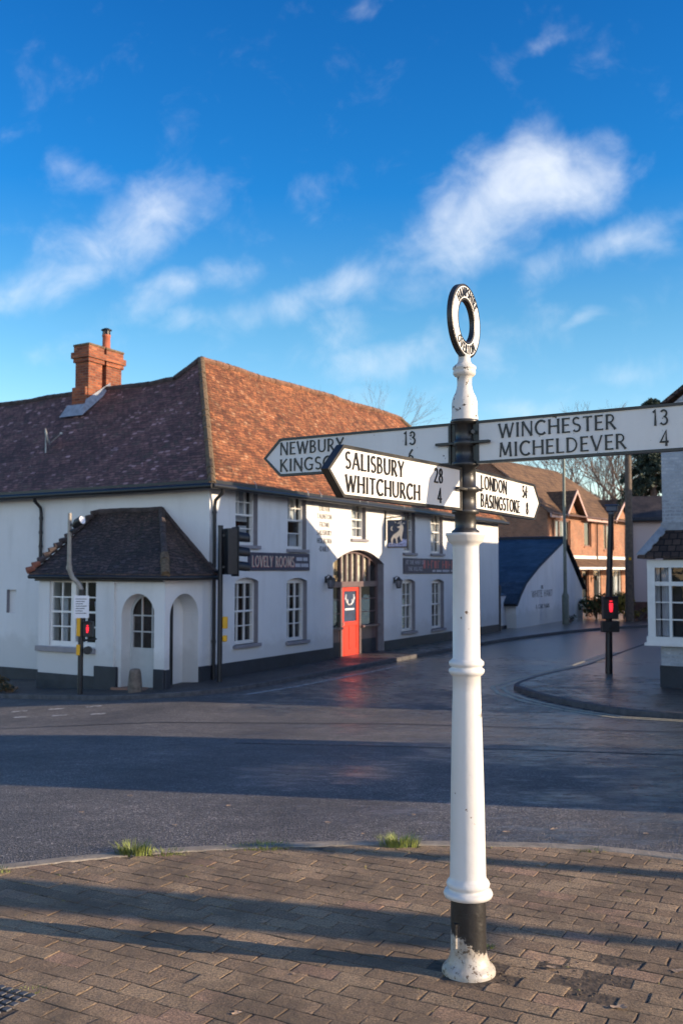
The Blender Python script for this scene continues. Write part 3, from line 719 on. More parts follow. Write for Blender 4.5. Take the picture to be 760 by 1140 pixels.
# ------------------------------------------------------------------ the signpost
PX, PY = .54, 4.34
post = root('fingerpost', (PX, PY, 0), 'old white and black cast iron fingerpost with ring finial standing on the block paving', 'signpost')
q = .003917
mb = MB()
mb.lathe(PX, PY, [(.09, .31), (.100, .312), (.105, .325), (.1, .338), (.086, .342), (.083, .350), (.090, .356), (.093, .366), (.088, .378), (.079, .388), (.0765, .40), (.0745, .55), (.0715, .75), (.0665, .98), (.061, 1.18), (.0605, 1.245), (.070, 1.252), (.077, 1.262), (.077, 1.274), (.067, 1.280), (.067, 1.286), (.075, 1.292), (.0755, 1.306), (.066, 1.314), (.0595, 1.322), (.0585, 1.6), (.057, 1.80), (.059, 1.812), (.072, 1.822), (.078, 1.832), (.082, 1.846), (.086, 1.852), (.086, 1.862), (.06, 1.864)], 40)
mb.build('shaft', M['postwhite'], post)
def base_mat():
    m, t, b = new_mat('worn_post_base')
    tc = add(t, 'ShaderNodeTexCoord'); sp = add(t, 'ShaderNodeSeparateXYZ'); t.links.new(tc.outputs['Object'], sp.inputs[0])
    n = noise(t, 13, 8, .7); s1 = add(t, 'ShaderNodeMath', operation='MULTIPLY_ADD'); t.links.new(n.outputs[0], s1.inputs[0]); s1.inputs[1].default_value = -.24; t.links.new(sp.outputs[2], s1.inputs[2])
    # the flaked area reaches higher towards the road side of the front
    ax = add(t, 'ShaderNodeMath', operation='MULTIPLY_ADD'); t.links.new(sp.outputs[0], ax.inputs[0]); ax.inputs[1].default_value = .55; t.links.new(s1.outputs[0], ax.inputs[2])
    r = ramp(t, ax.outputs[0], [(.0, (1, 1, 1)), (.012, (0, 0, 0))])
    col = mixc(t, r.outputs[0], (.018, .018, .019), (.46, .435, .39))
    n2 = noise(t, 38, 5, .7); r2 = ramp(t, n2.outputs[0], [(.55, (0, 0, 0)), (.60, (1, 1, 1))]); f = add(t, 'ShaderNodeMath', operation='MULTIPLY'); t.links.new(r2.outputs[0], f.inputs[0]); t.links.new(r.outputs[0], f.inputs[1])
    col = mixc(t, f.outputs[0], col, (.14, .11, .08))
    n3 = noise(t, 6, 6, .7); r3 = ramp(t, n3.outputs[0], [(.4, (.72, .66, .58)), (.65, (1, 1, 1))]); col = mixc(t, 1, col, r3.outputs[0], 'MULTIPLY')
    t.links.new(col, b.inputs['Base Color']); b.inputs['Roughness'].default_value = .42
    p = bump(t, b, r.outputs[0], .003, .8); bump(t, b, noise(t, 26, 5, .7).outputs[0], .006, .6, p); return m
M['base'] = base_mat()
mb = MB(); mb.lathe(PX, PY, [(.113, -.03), (.114, .004), (.112, .014), (.104, .026), (.092, .034), (.088, .046), (.080, .062), (.0765, .085), (.0755, .11), (.0745, .31)], 40)
mb.box(Fr(PX - .052, PY - .058, .9, .25), -.012, .028, .115, .215, -.02, .005)
mb.build('base', M['base'], post)
mb = MB(); mb.lathe(PX, PY, [(.060, 1.858), (.060, 1.872), (.05, 1.878), (.046, 1.884), (.046, 1.945), (.058, 1.947), (.060, 1.956), (.057, 1.966), (.048, 1.970), (.047, 2.04), (.058, 2.043), (.06, 2.056), (.056, 2.064), (.047, 2.068), (.046, 2.15), (.058, 2.153), (.06, 2.163), (.058, 2.172), (.045, 2.178), (.043, 2.24), (.052, 2.244), (.053, 2.262), (.047, 2.268), (.044, 2.274), (.044, 2.338), (.062, 2.342), (.064, 2.352), (.06, 2.358)], 32)
mb.build('hub', M['postblack'], post)
mb = MB(); mb.lathe(PX, PY, [(.058, 2.356), (.058, 2.372), (.0565, 2.378), (.0565, 2.43), (.054, 2.445), (.049, 2.462), (.040, 2.48), (.034, 2.50), (.032, 2.52), (.033, 2.548), (.042, 2.553), (.049, 2.561), (.050, 2.572), (.047, 2.580), (.052, 2.585), (.051, 2.594), (.042, 2.602), (.033, 2.608), (.028, 2.618), (.026, 2.634), (.027, 2.645)], 32)
mb.build('finial', M['finialwhite'], post)
# ring
FRg = Fr(PX, PY, .49, .8717)   # its outward n points right and towards the camera
zc, Ro, Ri, th = 2.798, .163, .092, .012
mb = MB(); n = 56
def ringpt(r, a, o): return FRg(r * math.cos(a), zc + r * math.sin(a), o)
rows = []
for r, o in ((Ri, -th), (Ri, th), (Ri + .006, th + .003), (Ri + .009, th), (Ro - .009, th), (Ro - .006, th + .003), (Ro, th), (Ro, -th), (Ri, -th)):
    rows.append([ringpt(r, 2 * math.pi * k / n, o) for k in range(n)])
mb.grid(list(reversed(rows)), 0, False, True)
rg = mb.build('ring', M['postblack'], post)
mb = MB(); 
for sgn in (1, -1):
    rws = [[ringpt(r, 2 * math.pi * k / n, sgn * (th + .0012)) for k in range(n)] for r in (Ri + .010, Ro - .010)]
    mb.grid(rws if sgn < 0 else rws[::-1], 0, False, True)
mb.build('ring_face', M['panelwhite'], rg)
mb = MB(); hh = .040
def ring_text(s, mid, top):
    sx = .78; gp = .16; w = text_w(s, hh, sx, gp); rm = (Ri + Ro) / 2
    def fn(a, b, c):
        if top: ang = mid - (a - w / 2) / (rm); r = rm - hh / 2 + b
        else: ang = mid + (a - w / 2) / (rm); r = rm + hh / 2 - b
        return ringpt(r, ang, th + .0014 + c)
    text(mb, s, fn, hh, sx, gp, .0025, bold=1.15)
ring_text('HAMPSHIRE', R_(88), True); ring_text('OVERTON', R_(266), False)
mb.build('lettering', M['letterblack'], rg)
# arms
ARM_H = .187
def arm(ang, zb, label, rows, nums, rtl, facesgn, L0=.062, L1=1.0, Lt=1.10):
    a = R_(ang); fr = Fr(PX, PY, math.sin(a), math.cos(a))
    if facesgn < 0: fr = flip(fr)
    H = ARM_H; out = [(L0, zb), (L1, zb), (Lt, zb + H / 2), (L1, zb + H), (L0, zb + H)]
    k = .011; inn = [(L0 + k, zb + k), (L1 - k * .5, zb + k), (Lt - k * 1.35, zb + H / 2), (L1 - k * .5, zb + H - k), (L0 + k, zb + H - k)]
    if facesgn < 0: out = out[::-1]; inn = inn[::-1]
    mb = MB(); mb.prism(fr, out, -.009, .009)
    m5 = len(out)
    for sg in (1, -1):
        for i in range(m5):
            j = (i + 1) % m5; o0, o1 = .009 * sg, .016 * sg
            P = [fr(*out[i], o1), fr(*out[j], o1), fr(*inn[j], o1), fr(*inn[i], o1)]
            mb.face(P if sg > 0 else P[::-1]); mb.face([fr(*inn[i], o1), fr(*inn[j], o1), fr(*inn[j], o0), fr(*inn[i], o0)]); mb.face([fr(*out[j], o1), fr(*out[i], o1), fr(*out[i], o0), fr(*out[j], o0)])
    # lug that meets the hub collars
    ob = mb.build('arm', M['postblack'], post, 0); ob['label'] = label
    pb_ = MB(); pb_.face([fr(*p, .0102) for p in inn]); pb_.face([fr(*p, -.0102) for p in inn[::-1]]); pb_.build('panel', M['panelwhite'], ob)
    tb = MB(); h = .0615
    zr = [zb + .104, zb + .022]
    for (s, u0, wd), z in zip(rows, zr): label_text(tb, s, fr, u0, z, .0104, h, width=wd, gap=.13, t=.004, rtl=rtl)
    for (s, uc), z in zip(nums, zr): label_text(tb, s, fr, uc, z, .0104, h * 1.0, sx=.95, gap=.14, t=.004, rtl=rtl, align='c')
    tb.build('lettering', M['letterblack'], ob)
    return fr
fN = arm(-56.7, 2.162, 'shaded arm pointing left lettered NEWBURY', [('NEWBURY', 1.0, .375), ('KINGSCLERE', 1.0, .50)], [('13', .27), ('6', .265)], True, 1 if False else -1)
fW = arm(123.3, 2.162, 'shaded arm pointing right lettered WINCHESTER', [('WINCHESTER', .165, .51), ('MICHELDEVER', .165, .55)], [('13', .85), ('4', .865)], False, 1)
fS = arm(213, 1.957, 'sunlit arm pointing left towards the viewer lettered SALISBURY', [('SALISBURY', .985, .42), ('WHITCHURCH', .985, .55)], [('28', .275), ('4', .265)], True, -1)
fLn = arm(27.5, 1.965, 'sunlit short looking arm pointing away lettered LONDON', [('LONDON', .17, .37), ('BASINGSTOKE', .165, .58)], [('54', .83), ('8', .87)], False, 1)
# clamps: flat forks either side, mid height of the arms, and bolts
mb = MB()
for fr, z in ((fN, 2.255), (fW, 2.255), (fS, 2.050), (fLn, 2.058)):
    mb.box(fr, .03, .13, z - .006, z + .006, .016, .034); mb.box(fr, .03, .13, z - .006, z + .006, -.034, -.016)
    mb.box(fr, .035, .068, z - .09, z + .09, -.008, .008)
mb.build('clamp', M['postblack'], post, .002)
for zz, fr in ((2.10, fLn), (2.02, fLn), (2.30, fW), (2.21, fN)):
    mb = MB(); c0 = Vector((PX, PY, zz)) + fr.u * .02 + Vector((.2, -1, 0)).normalized() * .038
    mb.tube([c0, c0 + Vector((.2, -1, 0)).normalized() * .016], .0095, 6, smooth=False); mb.build('bolt', M['postblack'], post)

# ------------------------------------------------------------------ walls with openings
def wall(mb, fr, u0, u1, z0, z1, ops, depth=.22, mw=0, mr=1):
    us = sorted({u0, u1} | {o[0] for o in ops} | {o[1] for o in ops}); zs = sorted({z0, z1} | {o[2] for o in ops} | {o[3] for o in ops})
    us = [u for u in us if u0 <= u <= u1]; zs = [z for z in zs if z0 <= z <= z1]
    rv = fr.u.cross(Vector((0, 0, 1))).dot(fr.n) < 0     # keep normals outwards
    def fc(P, m):
        mb.face(P[::-1] if rv else P, m)
    for i in range(len(us) - 1):
        for j in range(len(zs) - 1):
            cu_, cz = (us[i] + us[i + 1]) / 2, (zs[j] + zs[j + 1]) / 2
            if any(o[0] < cu_ < o[1] and o[2] < cz < o[3] for o in ops): continue
            fc([fr(us[i], zs[j]), fr(us[i + 1], zs[j]), fr(us[i + 1], zs[j + 1]), fr(us[i], zs[j + 1])], mw)
    for (a, b, c, d, rise) in ops:
        fc([fr(a, c), fr(a, c, -depth), fr(a, d - rise, -depth), fr(a, d - rise)], mr)
        fc([fr(b, c, -depth), fr(b, c), fr(b, d - rise), fr(b, d - rise, -depth)], mr)
        fc([fr(a, c), fr(b, c), fr(b, c, -depth), fr(a, c, -depth)], mr)
        A = arch_pts(a, b, d, rise)
        for k in range(len(A) - 1):
            p, q = A[k], A[k + 1]
            fc([fr(*q), fr(*p), fr(*p, -depth), fr(*q, -depth)], mr)
            if rise: 
                fc([fr(*p), fr(*q), fr(q[0], d), fr(p[0], d)], mw)
def arch_pts(a, b, top, rise, n=20):
    if rise < 1e-4: return [(a, top), (b, top)]
    w = (b - a) / 2; cx = (a + b) / 2
    if rise >= w * .98: return [(cx - w * math.cos(math.pi * k / n), top - rise + rise * math.sin(math.pi * k / n)) for k in range(n + 1)]
    r = (w * w + rise * rise) / (2 * rise); half = math.asin(w / r)
    return [(cx + r * math.sin(-half + 2 * half * k / n), top - r + r * math.cos(-half + 2 * half * k / n)) for k in range(n + 1)]

def sash(parent, fr, a, b, c, d, rise, cols, rows, depth, curtain=None, sill=True, frame='white', lower_plain=False, wf=None):
    """box sash window in the opening a..b, c..d, set back by depth; returns the window mesh"""
    mb = MB(); o1 = -depth + .075; o0 = -depth - .02; t = .05
    dd = d - rise
    mb.box(fr, a, a + t, c, dd, o0, o1); mb.box(fr, b - t, b, c, dd, o0, o1); mb.box(fr, a + t, b - t, c, c + t + .03, o0, o1)
    if rise:
        A = arch_pts(a, b, d, rise); mb.prism(fr, [(a, dd - t)] + [(b, dd - t)] + A[::-1], o0, o1)
    else: mb.box(fr, a + t, b - t, d - t, d, o0, o1)
    top = dd - t; bot = c + t + .03; mid = (top + bot) / 2 + .02
    mb.box(fr, a + t, b - t, mid - .022, mid + .022, o0 + .02, o1 - .012)
    for i in range(1, cols):
        u = a + t + (b - a - 2 * t) * i / cols
        mb.box(fr, u - .012, u + .012, mid + .022, top, o0 + .02, o1 - .02)
        if not lower_plain: mb.box(fr, u - .012, u + .012, bot, mid - .022, o0 + .01, o1 - .035)
    for (z0, z1) in ((mid, top), (bot, mid)):
        for j in range(1, rows):
            z = z0 + (z1 - z0) * j / rows; mb.box(fr, a + t, b - t, z - .011, z + .011, o0 + .022, o1 - .022)
    w = mb.build('window', M[frame], parent)
    # slightly out-of-true panes
    gb = MB(); gb.face([fr(a + t, bot, o0 + .016), fr(b - t, bot, o0 + .022), fr(b - t, mid, o0 + .018), fr(a + t, mid, o0 + .020)]); gb.face([fr(a + t, mid, o0 + .03), fr(b - t, mid, o0 + .036), fr(b - t, top, o0 + .030), fr(a + t, top, o0 + .034)])
    gb.build('pane', M['glass'], w)
    if curtain:
        cb = MB()
        def drape(u0, u1, z0, z1, off, mat=0, taper=0):
            k = 18; rowsz = 5
            cb.grid([[fr(u0 + (u1 - u0) * (i / k) * (1 - taper * (1 - j / rowsz)), z0 + (z1 - z0) * j / rowsz, off + .022 * math.sin(i * 1.5)) for i in range(k + 1)] for j in range(rowsz + 1)])
        for spec in curtain: drape(a + (b - a) * spec[0], a + (b - a) * spec[1], c + (d - c) * spec[2], c + (d - c) * spec[3], o0 - .10)
        cb.build('curtain', M['curtain'], w)
    if sill:
        sb_ = MB(); sb_.box(fr, a - .07, b + .07, c - .08, c, -depth, .07); sb_.build('sill', M['grey'], w, .008)
    return w

# ------------------------------------------------------------------ the pub
pub = root('pub', (Cc.x, Cc.y, -.75), 'old white rendered corner pub with a mossy tiled hipped roof, brick chimney and red door', 'pub')
ZE = 3.75
UP = [(1.05, 2.02, 2.30, 3.70, 0), (3.45, 4.42, 2.25, 3.70, 0), (7.05, 8.0, 2.62, 3.70, 0), (10.72, 11.66, 2.27, 3.70, 0), (13.0, 14.1, 2.28, 3.70, 0)]
LO = [(1.04, 2.06, -.05, 1.53, .09), (3.42, 4.46, -.12, 1.51, .09), (10.57, 11.64, -.26, 1.42, .09), (13.04, 14.16, -.30, 1.40, .09)]
ARCH = (5.92, 9.22, -.80, 2.30, .40)
ARCH2 = (-1.42, -.40, -.80, 1.20, .50)
mb = MB(); wall(mb, FA, 0, 20.1, -1.0, ZE, UP + LO + [ARCH], .24)
# remaining walls: left wing, far end, backs
b_ = 14.0
wall(mb, FL, 0, b_, -2.0, ZE, [(6.42, 6.78, .60, 1.2, 0)], .10)
Pt = lambda a, b, z: Vector((Cc.x + d2.x * a + l2.x * b, Cc.y + d2.y * a + l2.y * b, z))
mb.face([Pt(20.1, 0, -1.2), Pt(20.1, 6.4, -1.2), Pt(20.1, 6.4, ZE), Pt(20.1, 0, ZE)]); mb.face([Pt(20.1, 6.4, -1.2), Pt(7, 6.4, -1.2), Pt(7, 6.4, ZE), Pt(20.1, 6.4, ZE)])
mb.face([Pt(7, 6.4, -1.2), Pt(7, b_, -2), Pt(7, b_, ZE), Pt(7, 6.4, ZE)])
mb.face([Pt(7, b_, -2), Pt(0, b_, -2), Pt(0, b_, ZE), Pt(3.5, b_, 7.0), Pt(7, b_, ZE)])
# small blank recess panel in the left wall
mb.face([FL(6.42, .6, -.1), FL(6.78, .6, -.1), FL(6.78, 1.2, -.1), FL(6.42, 1.2, -.1)])
mb.build('wall', [M['render'], M['grey']], pub)
# near-black lining a metre inside in place of unlit rooms, a floor between the storeys
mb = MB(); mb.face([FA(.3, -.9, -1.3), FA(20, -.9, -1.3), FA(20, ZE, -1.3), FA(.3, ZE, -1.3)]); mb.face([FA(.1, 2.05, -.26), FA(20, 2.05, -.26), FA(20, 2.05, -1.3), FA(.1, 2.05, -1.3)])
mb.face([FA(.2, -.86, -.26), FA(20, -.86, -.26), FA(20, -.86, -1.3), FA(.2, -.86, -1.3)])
mb.build('dark_backing', M['dark'], pub)
# plinth bands
mb = MB(); mb.box(FA, 0.02, 5.9, -1.0, -.43, 0, .03); mb.box(FA, 9.24, 20.1, -1.0, -.46, 0, .03)
mb.box(FL, 3.9, b_, -2.0, -.80, 0, .03); mb.box(FL, .0, .02, -1, -.43, .0, .03)
mb.build('plinth', M['plinth'], pub)
# windows
cur_u = [[(.04, .97, .42, .98), (.02, .45, .03, .55), (.6, .95, .05, .35)], [(.04, .97, .5, .98), (.05, .5, .0, .45), (.62, .98, .0, .30)], [(.02, .36, 0, 1), (.62, .98, 0, 1)], [(.02, .3, 0, .95), (.75, .98, 0, .95)], [(.02, .3, 0, .95), (.7, .98, 0, .95)]]
for i, (a, b, c, d, r) in enumerate(UP): sash(pub, FA, a, b, c, d, r, 3, 2, .20, cur_u[i], True, lower_plain=(i < 2))
for i, (a, b, c, d, r) in enumerate(LO): sash(pub, FA, a, b, c, d, r, 3, 2, .20, [(.02, .14, 0, 1)] if i > 1 else None)
# arched carriage entrance: mullioned fanlight, side lights, panels
a, b, c, d, r = ARCH; dep = -.20; DS, DE = 6.84, 7.92; TZ = 1.25
mb = MB(); A = arch_pts(a, b, d, r)
outer = A; inner_a = [(u + (.10 if k == 0 else -.10 if k == len(A) - 1 else 0), z - .10) for k, (u, z) in enumerate(A)]
for k in range(len(A) - 1):
    P, Q, P2, Q2 = A[k], A[k + 1], inner_a[k], inner_a[k + 1]
    mb.face([FA(*P2, dep), FA(*Q2, dep), FA(*Q, dep), FA(*P, dep)]); mb.face([FA(*P2, dep - .08), FA(*Q2, dep - .08), FA(*Q2, dep), FA(*P2, dep)])
def az(u):
    for k in range(len(A) - 1):
        if A[k][0] <= u <= A[k + 1][0]: return A[k][1] + (A[k + 1][1] - A[k][1]) * (u - A[k][0]) / (A[k + 1][0] - A[k][0])
    return d
mb.box(FA, a, a + .1, -.8, d - r, dep - .08, dep); mb.box(FA, b - .1, b, -.8, d - r, dep - .08, dep)
mb.box(FA, a + .1, b - .1, TZ - .03, TZ + .13, dep - .10, dep + .05)
for u in (6.78, 7.10, 7.42, 7.78, 8.20, 8.62): mb.box(FA, u - .04, u + .04, TZ + .13, az(u) - .09, dep - .08, dep + .01)
mb.box(FA, DS - .11, DS, -.8, TZ - .03, dep - .09, dep + .02); mb.box(FA, DE, DE + .11, -.8, TZ - .03, dep - .09, dep + .02)
for (u0, u1) in ((a + .1, DS - .11), (DE + .11, b - .1)):
    mb.box(FA, u0, u1, -.34, .02, dep - .06, dep - .02); mb.box(FA, u0 - .02, u1 + .02, .02, .08, dep - .08, dep + .10)
    for z in (.47, .86): mb.box(FA, u0, u1, z - .014, z + .014, dep - .06, dep - .02)
es = mb.build('entrance_screen', M['dusk'], pub)
mb = MB(); mb.box(FA, a + .1, DS - .11, -.85, -.34, dep - .05, dep - .015); mb.box(FA, DE + .11, b - .1, -.85, -.34, dep - .05, dep - .015); mb.build('stall_plinth', M['plinth'], es)
mb = MB(); mb.face([FA(a + .1, .08, dep - .045), FA(DS - .1, .08, dep - .045), FA(DS - .1, TZ, dep - .045), FA(a + .1, TZ, dep - .045)]); mb.face([FA(DE + .1, .08, dep - .045), FA(b - .1, .08, dep - .045), FA(b - .1, TZ, dep - .045), FA(DE + .1, TZ, dep - .045)])
mb.face([FA(a + .08, TZ + .1, dep - .045), FA(b - .08, TZ + .1, dep - .045)] + [FA(u, z - .06, dep - .045) for u, z in A[::-1]]); mb.build('pane', M['glass'], es)
mb = MB()
for u0, u1 in ((6.2, 6.5), (6.86, 7.04), (7.16, 7.36), (7.50, 7.70), (7.86, 8.12), (8.28, 8.5)):
    mb.grid([[FA(u0 + (u1 - u0) * i / 8, TZ + .12 + (az((u0 + u1) / 2) - .2 - TZ) * j / 3, dep - .075 + .010 * math.sin(i * 2)) for i in range(9)] for j in range(4)])
mb.build('blind', M['pattern'], es)
mb = MB()
for (u0, u1) in ((DS - .42, DS - .22), (DS - .65, DS - .5)):
    c0 = FA((u0 + u1) / 2, .2, dep - .3); mb.tube([c0, c0 + Vector((0, 0, .16))], .06, 10)
mb.build('table_lamp', M['greenlamp'], es)
# the red door
mb = MB(); o0, o1 = dep - .06, dep - .01
G0, G1, GZ0, GZ1 = DS + .14, DE - .14, .22, 1.1
mb.box(FA, DS, G0, -.80, TZ - .03, o0, o1); mb.box(FA, G1, DE, -.80, TZ - .03, o0, o1); mb.box(FA, G0, G1, GZ1, TZ - .03, o0, o1); mb.box(FA, G0, G1, -.8, GZ0, o0, o1 - .012)
mb.box(FA, G0, G1, .10, GZ0, o1 - .012, o1); mb.box(FA, G0, G1, -.80, -.58, o1 - .012, o1); mb.box(FA, (G0 + G1) / 2 - .06, (G0 + G1) / 2 + .06, -.58, .10, o1 - .012, o1)
door = mb.build('door', M['reddoor'], pub, .004); door['label'] = 'coral red front door with dark glazed upper panel'
mb = MB(); mb.face([FA(G0, GZ0, o0 + .02), FA(G1, GZ0, o0 + .02), FA(G1, GZ1, o0 + .02), FA(G0, GZ1, o0 + .02)]); mb.build('pane', M['boardnavy'], door)
mb = MB(); uc = (G0 + G1) / 2
for sg in (1, -1):   # antler emblem
    P = [(uc + sg * .03, .70), (uc + sg * .10, .72), (uc + sg * .22, .80), (uc + sg * .27, .92), (uc + sg * .24, 1.0)]
    for i in range(len(P) - 1): mb.tube([FA(*P[i], o0 + .03), FA(*P[i + 1], o0 + .03)], .022, 6)
    mb.tube([FA(uc + sg * .15, .755, o0 + .03), FA(uc + sg * .14, .86, o0 + .03)], .018, 6); mb.tube([FA(uc + sg * .26, .86, o0 + .03), FA(uc + sg * .31, .90, o0 + .03)], .016, 6)
mb.box(FA, uc - .28, uc + .28, .55, .60, o0 + .022, o0 + .03)
mb.build('emblem', M['paper'], door)
mb = MB(); c0 = FA(DS + .07, .12, o1 + .03); mb.tube([c0, c0 + Vector((0, 0, .1))], .012, 8); mb.build('handle', M['greymetal'], door)
mb = MB(); mb.box(FA, DS - .1, DE + .1, -.9, -.79, dep - .2, .12); mb.build('doorstep', M['step'], pub, .01)

# roof: subdivided, gently sagging slopes
def rz(p):
    from mathutils import noise as nz
    return nz.noise(Vector((p.x * .45, p.y * .45, p.z * .45))) * .055 + nz.noise(p * 1.3) * .022
def slope(mb, quad, m=0, n=22, k=14):
    a, b, c, d_ = [Vector(p) for p in quad]      # a-b eave, d-c top
    rows = []
    for j in range(k + 1):
        r = []
        for i in range(n + 1):
            p = a.lerp(b, i / n).lerp(d_.lerp(c, i / n), j / k); r.append(p + Vector((0, 0, rz(p) - .05 * math.sin(math.pi * j / k))))
        rows.append(r)
    mb.grid(rows, m, True)
ov = .26
E0 = Pt(-ov, -ov, ZE - .12); Rr0 = Pt(3.82, 3.2, 7.57); Rend = Pt(17.3, 3.2, 7.82); Efar = Pt(20.35, -ov, ZE - .12); EL = Pt(-ov, 14.2, ZE - .14); L0 = Pt(3.5, 3.9, 7.04); L1 = Pt(3.5, 14.2, 6.96)
Bfar = Pt(20.35, 6.65, ZE - .12)
mb = MB()
slope(mb, (E0, Efar, Rend, Rr0), 0, 44, 18)
slope(mb, (EL, E0, L0, L1), 1, 36, 18)
slope(mb, (E0, E0, Rr0, L0), 1, 6, 18)
slope(mb, (Efar, Bfar, Rend, Rend), 0, 8, 10)
slope(mb, (Bfar, Pt(7, 6.65, 3.6), Rr0, Rend), 0, 20, 8)
slope(mb, (Pt(7.2, 6.65, 3.6), Pt(7.2, 14.2, 3.6), L1, L0), 1, 16, 8)
mb.face([Rr0, Pt(7.2, 6.65, 3.6), L0], 1)
roof = mb.build('roof', [M['tile'], M['tileshade']], pub, 0, True)
# ridge and hip tiles
def ridge_run(mb, a, b, r, step=.32, m=0):
    a, b = Vector(a), Vector(b); n = max(1, int((b - a).length / step)); prev = None
    for k in range(n):
        p, q = a.lerp(b, k / n), a.lerp(b, (k + .97) / n); p = p + Vector((0, 0, rz(p))); q = q + Vector((0, 0, rz(q)))
        mb.tube([p, q], [r * random.uniform(.92, 1.08), r * random.uniform(.85, 1.0)], 8, m, True, False)
mb = MB(); ridge_run(mb, E0, Rr0, .10, m=0); ridge_run(mb, Rr0, Rend, .10, m=1); ridge_run(mb, Rend, Efar, .10, m=0); mb.build('hip_tiles', [M['lichen'], M['ridge']], roof)
mb = MB(); ridge_run(mb, L0, L1, .09); ridge_run(mb, Rr0, L0, .10); mb.build('ridge_tiles', M['ridgedark'], roof)
# gutters, soffits, downpipes
mb = MB()
mb.tube([Pt(-.33, -.33, ZE - .17), Pt(20.4, -.33, ZE - .15)], .06, 8); mb.tube([Pt(-.33, -.33, ZE - .17), Pt(-.33, 14.2, ZE - .17)], .07, 8)
mb.box(FA, -.24, 20.3, ZE - .14, ZE - .02, .02, .25); mb.box(FL, -.24, 14.2, ZE - .20, ZE - .02, .02, .24)
mb.build('gutter', M['blackmetal'], pub)
for (fr, u, zt, zb) in ((FA, .10, ZE - .2, -.75), (FL, 5.45, ZE - .2, 1.9)):
    mb = MB(); mb.tube([fr(u, zt, .30), fr(u, zt - .10, .28), fr(u, zt - .26, .09), fr(u, zt - .4, .07), fr(u, zb, .07)], .042, 10)
    for k in range(3):
        z = zt - .5 - k * (zt - zb - .8) / 2.4; mb.tube([fr(u, z, .07), fr(u, z - .06, .07)], .055, 10)
    mb.build('downpipe', M['blackmetal'], pub)
mb = MB()
for s_ in (1.4, 3.9, 4.6, 6.9, 7.4, 10): mb.tube([FA(s_, ZE - .13, .36), FA(s_ + .03, ZE - .02, .33), FA(s_ + .06, ZE + .07, .24)], .010, 5)
mb.build('gutter_bracket', M['greymetal'], pub)
mb = MB(); mb.box(FA, 20.12, 20.2, -.8, 1.1, -.2, .05); mb.build('corner_guard', M['blackmetal'], pub)

# chimney: two stacks in line with the street
def stack(mb, a0, a1, b0, b1, z0, z1):
    f = Fr(0, 0, 1, 0); f.O = Vector((Cc.x, Cc.y, 0)); f.u = Vector((d2.x, d2.y, 0)); f.n = Vector((l2.x, l2.y, 0))
    mb.box(f, a0, a1, z0, z1 - .52, b0, b1); mb.box(f, a0 - .05, a1 + .05, z1 - .52, z1 - .40, b0 - .05, b1 + .05)
    mb.box(f, a0 - .10, a1 + .10, z1 - .40, z1 - .22, b0 - .10, b1 + .10); mb.box(f, a0 - .04, a1 + .04, z1 - .22, z1 - .05, b0 - .04, b1 + .04)
    return f
mb = MB(); f = stack(mb, 2.80, 3.38, 6.62, 7.16, 5.5, 8.26); stack(mb, 3.56, 4.24, 6.62, 7.16, 5.5, 8.26); mb.box(f, 2.70, 2.80, 5.5, 7.0, 6.65, 7.19)
chim = mb.build('chimney', M['brick'], pub, .006)
mb = MB(); mb.box(f, 2.74, 3.44, 8.21, 8.28, 6.56, 7.22); mb.box(f, 3.50, 4.30, 8.21, 8.28, 6.56, 7.22); mb.build('mortar_cap', M['lichen'], chim, .02)
pc = Pt(3.8, 6.86, .1); mb = MB(); mb.lathe(pc.x, pc.y, [(.15, 8.22), (.15, 8.32), (.12, 8.36), (.115, 8.67), (.13, 8.69), (.13, 8.74), (.1, 8.75)], 16); mb.build('pot', M['terracotta'], chim)
mb = MB(); mb.lathe(pc.x, pc.y, [(.10, 8.74), (.10, 8.88)], 12)
for k in range(6): mb.tube([(pc.x + .11 * math.cos(k * 1.047), pc.y + .11 * math.sin(k * 1.047), 8.74), (pc.x + .11 * math.cos(k * 1.047), pc.y + .11 * math.sin(k * 1.047), 8.88)], .012, 5)
mb.lathe(pc.x, pc.y, [(.16, 8.88), (.16, 8.90), (.06, 8.95), (.0, 8.96)], 16); mb.build('cowl', M['blackmetal'], chim)
def roofz(a): return ZE - .12 + (a + ov) * (7.06 - ZE + .12) / (3.5 + ov)
mb = MB(); mb.face([Pt(2.40, 6.47, roofz(2.4) + .05), Pt(2.40, 7.40, roofz(2.4) + .05), Pt(2.63, 7.30, roofz(2.4) + .42), Pt(2.63, 6.56, roofz(2.4) + .42)][::-1])
mb.face([Pt(2.40, 6.47, roofz(2.4) + .05), Pt(2.63, 6.56, roofz(2.4) + .42), Pt(3.68, 6.56, 7.10), Pt(3.5, 6.47, 6.98)][::-1]); mb.face([Pt(2.4, 6.47, roofz(2.4) + .04), Pt(3.55, 6.42, 7.02), Pt(3.68, 6.56, 7.25), Pt(2.66, 6.58, 6.6)]); mb.build('flashing', M['lead'], chim)

# porch ------------------------------------------------
ARCHP = (.28, 1.24, -.85, 1.20, .48); BAY = (2.02, 3.50, .0, 1.50, 0)
mb = MB()
wall(mb, FP, 0, 3.85, -1.6, 1.66, [ARCHP, BAY], .30, 0, 0)
FR2 = FA
wall(mb, FR2, -1.6, 0, -1.4, 1.66, [ARCH2], .42, 0, 0)
mb.face([FP(3.85, -1.6), FP(3.85, -1.6, -1.62), FP(3.85, 1.66, -1.62), FP(3.85, 1.66)][::-1])
mb.face([FR2(-1.42, -.9, -.42), FR2(-.4, -.9, -.42), FR2(-.4, 1.2, -.42), FR2(-1.42, 1.2, -.42)])       # blank back of the right arch
mb.face([FP(.2, 1.6, -.02), FP(3.8, 1.6, -.02), FP(3.8, 1.6, -1.5), FP(.2, 1.6, -1.5)])
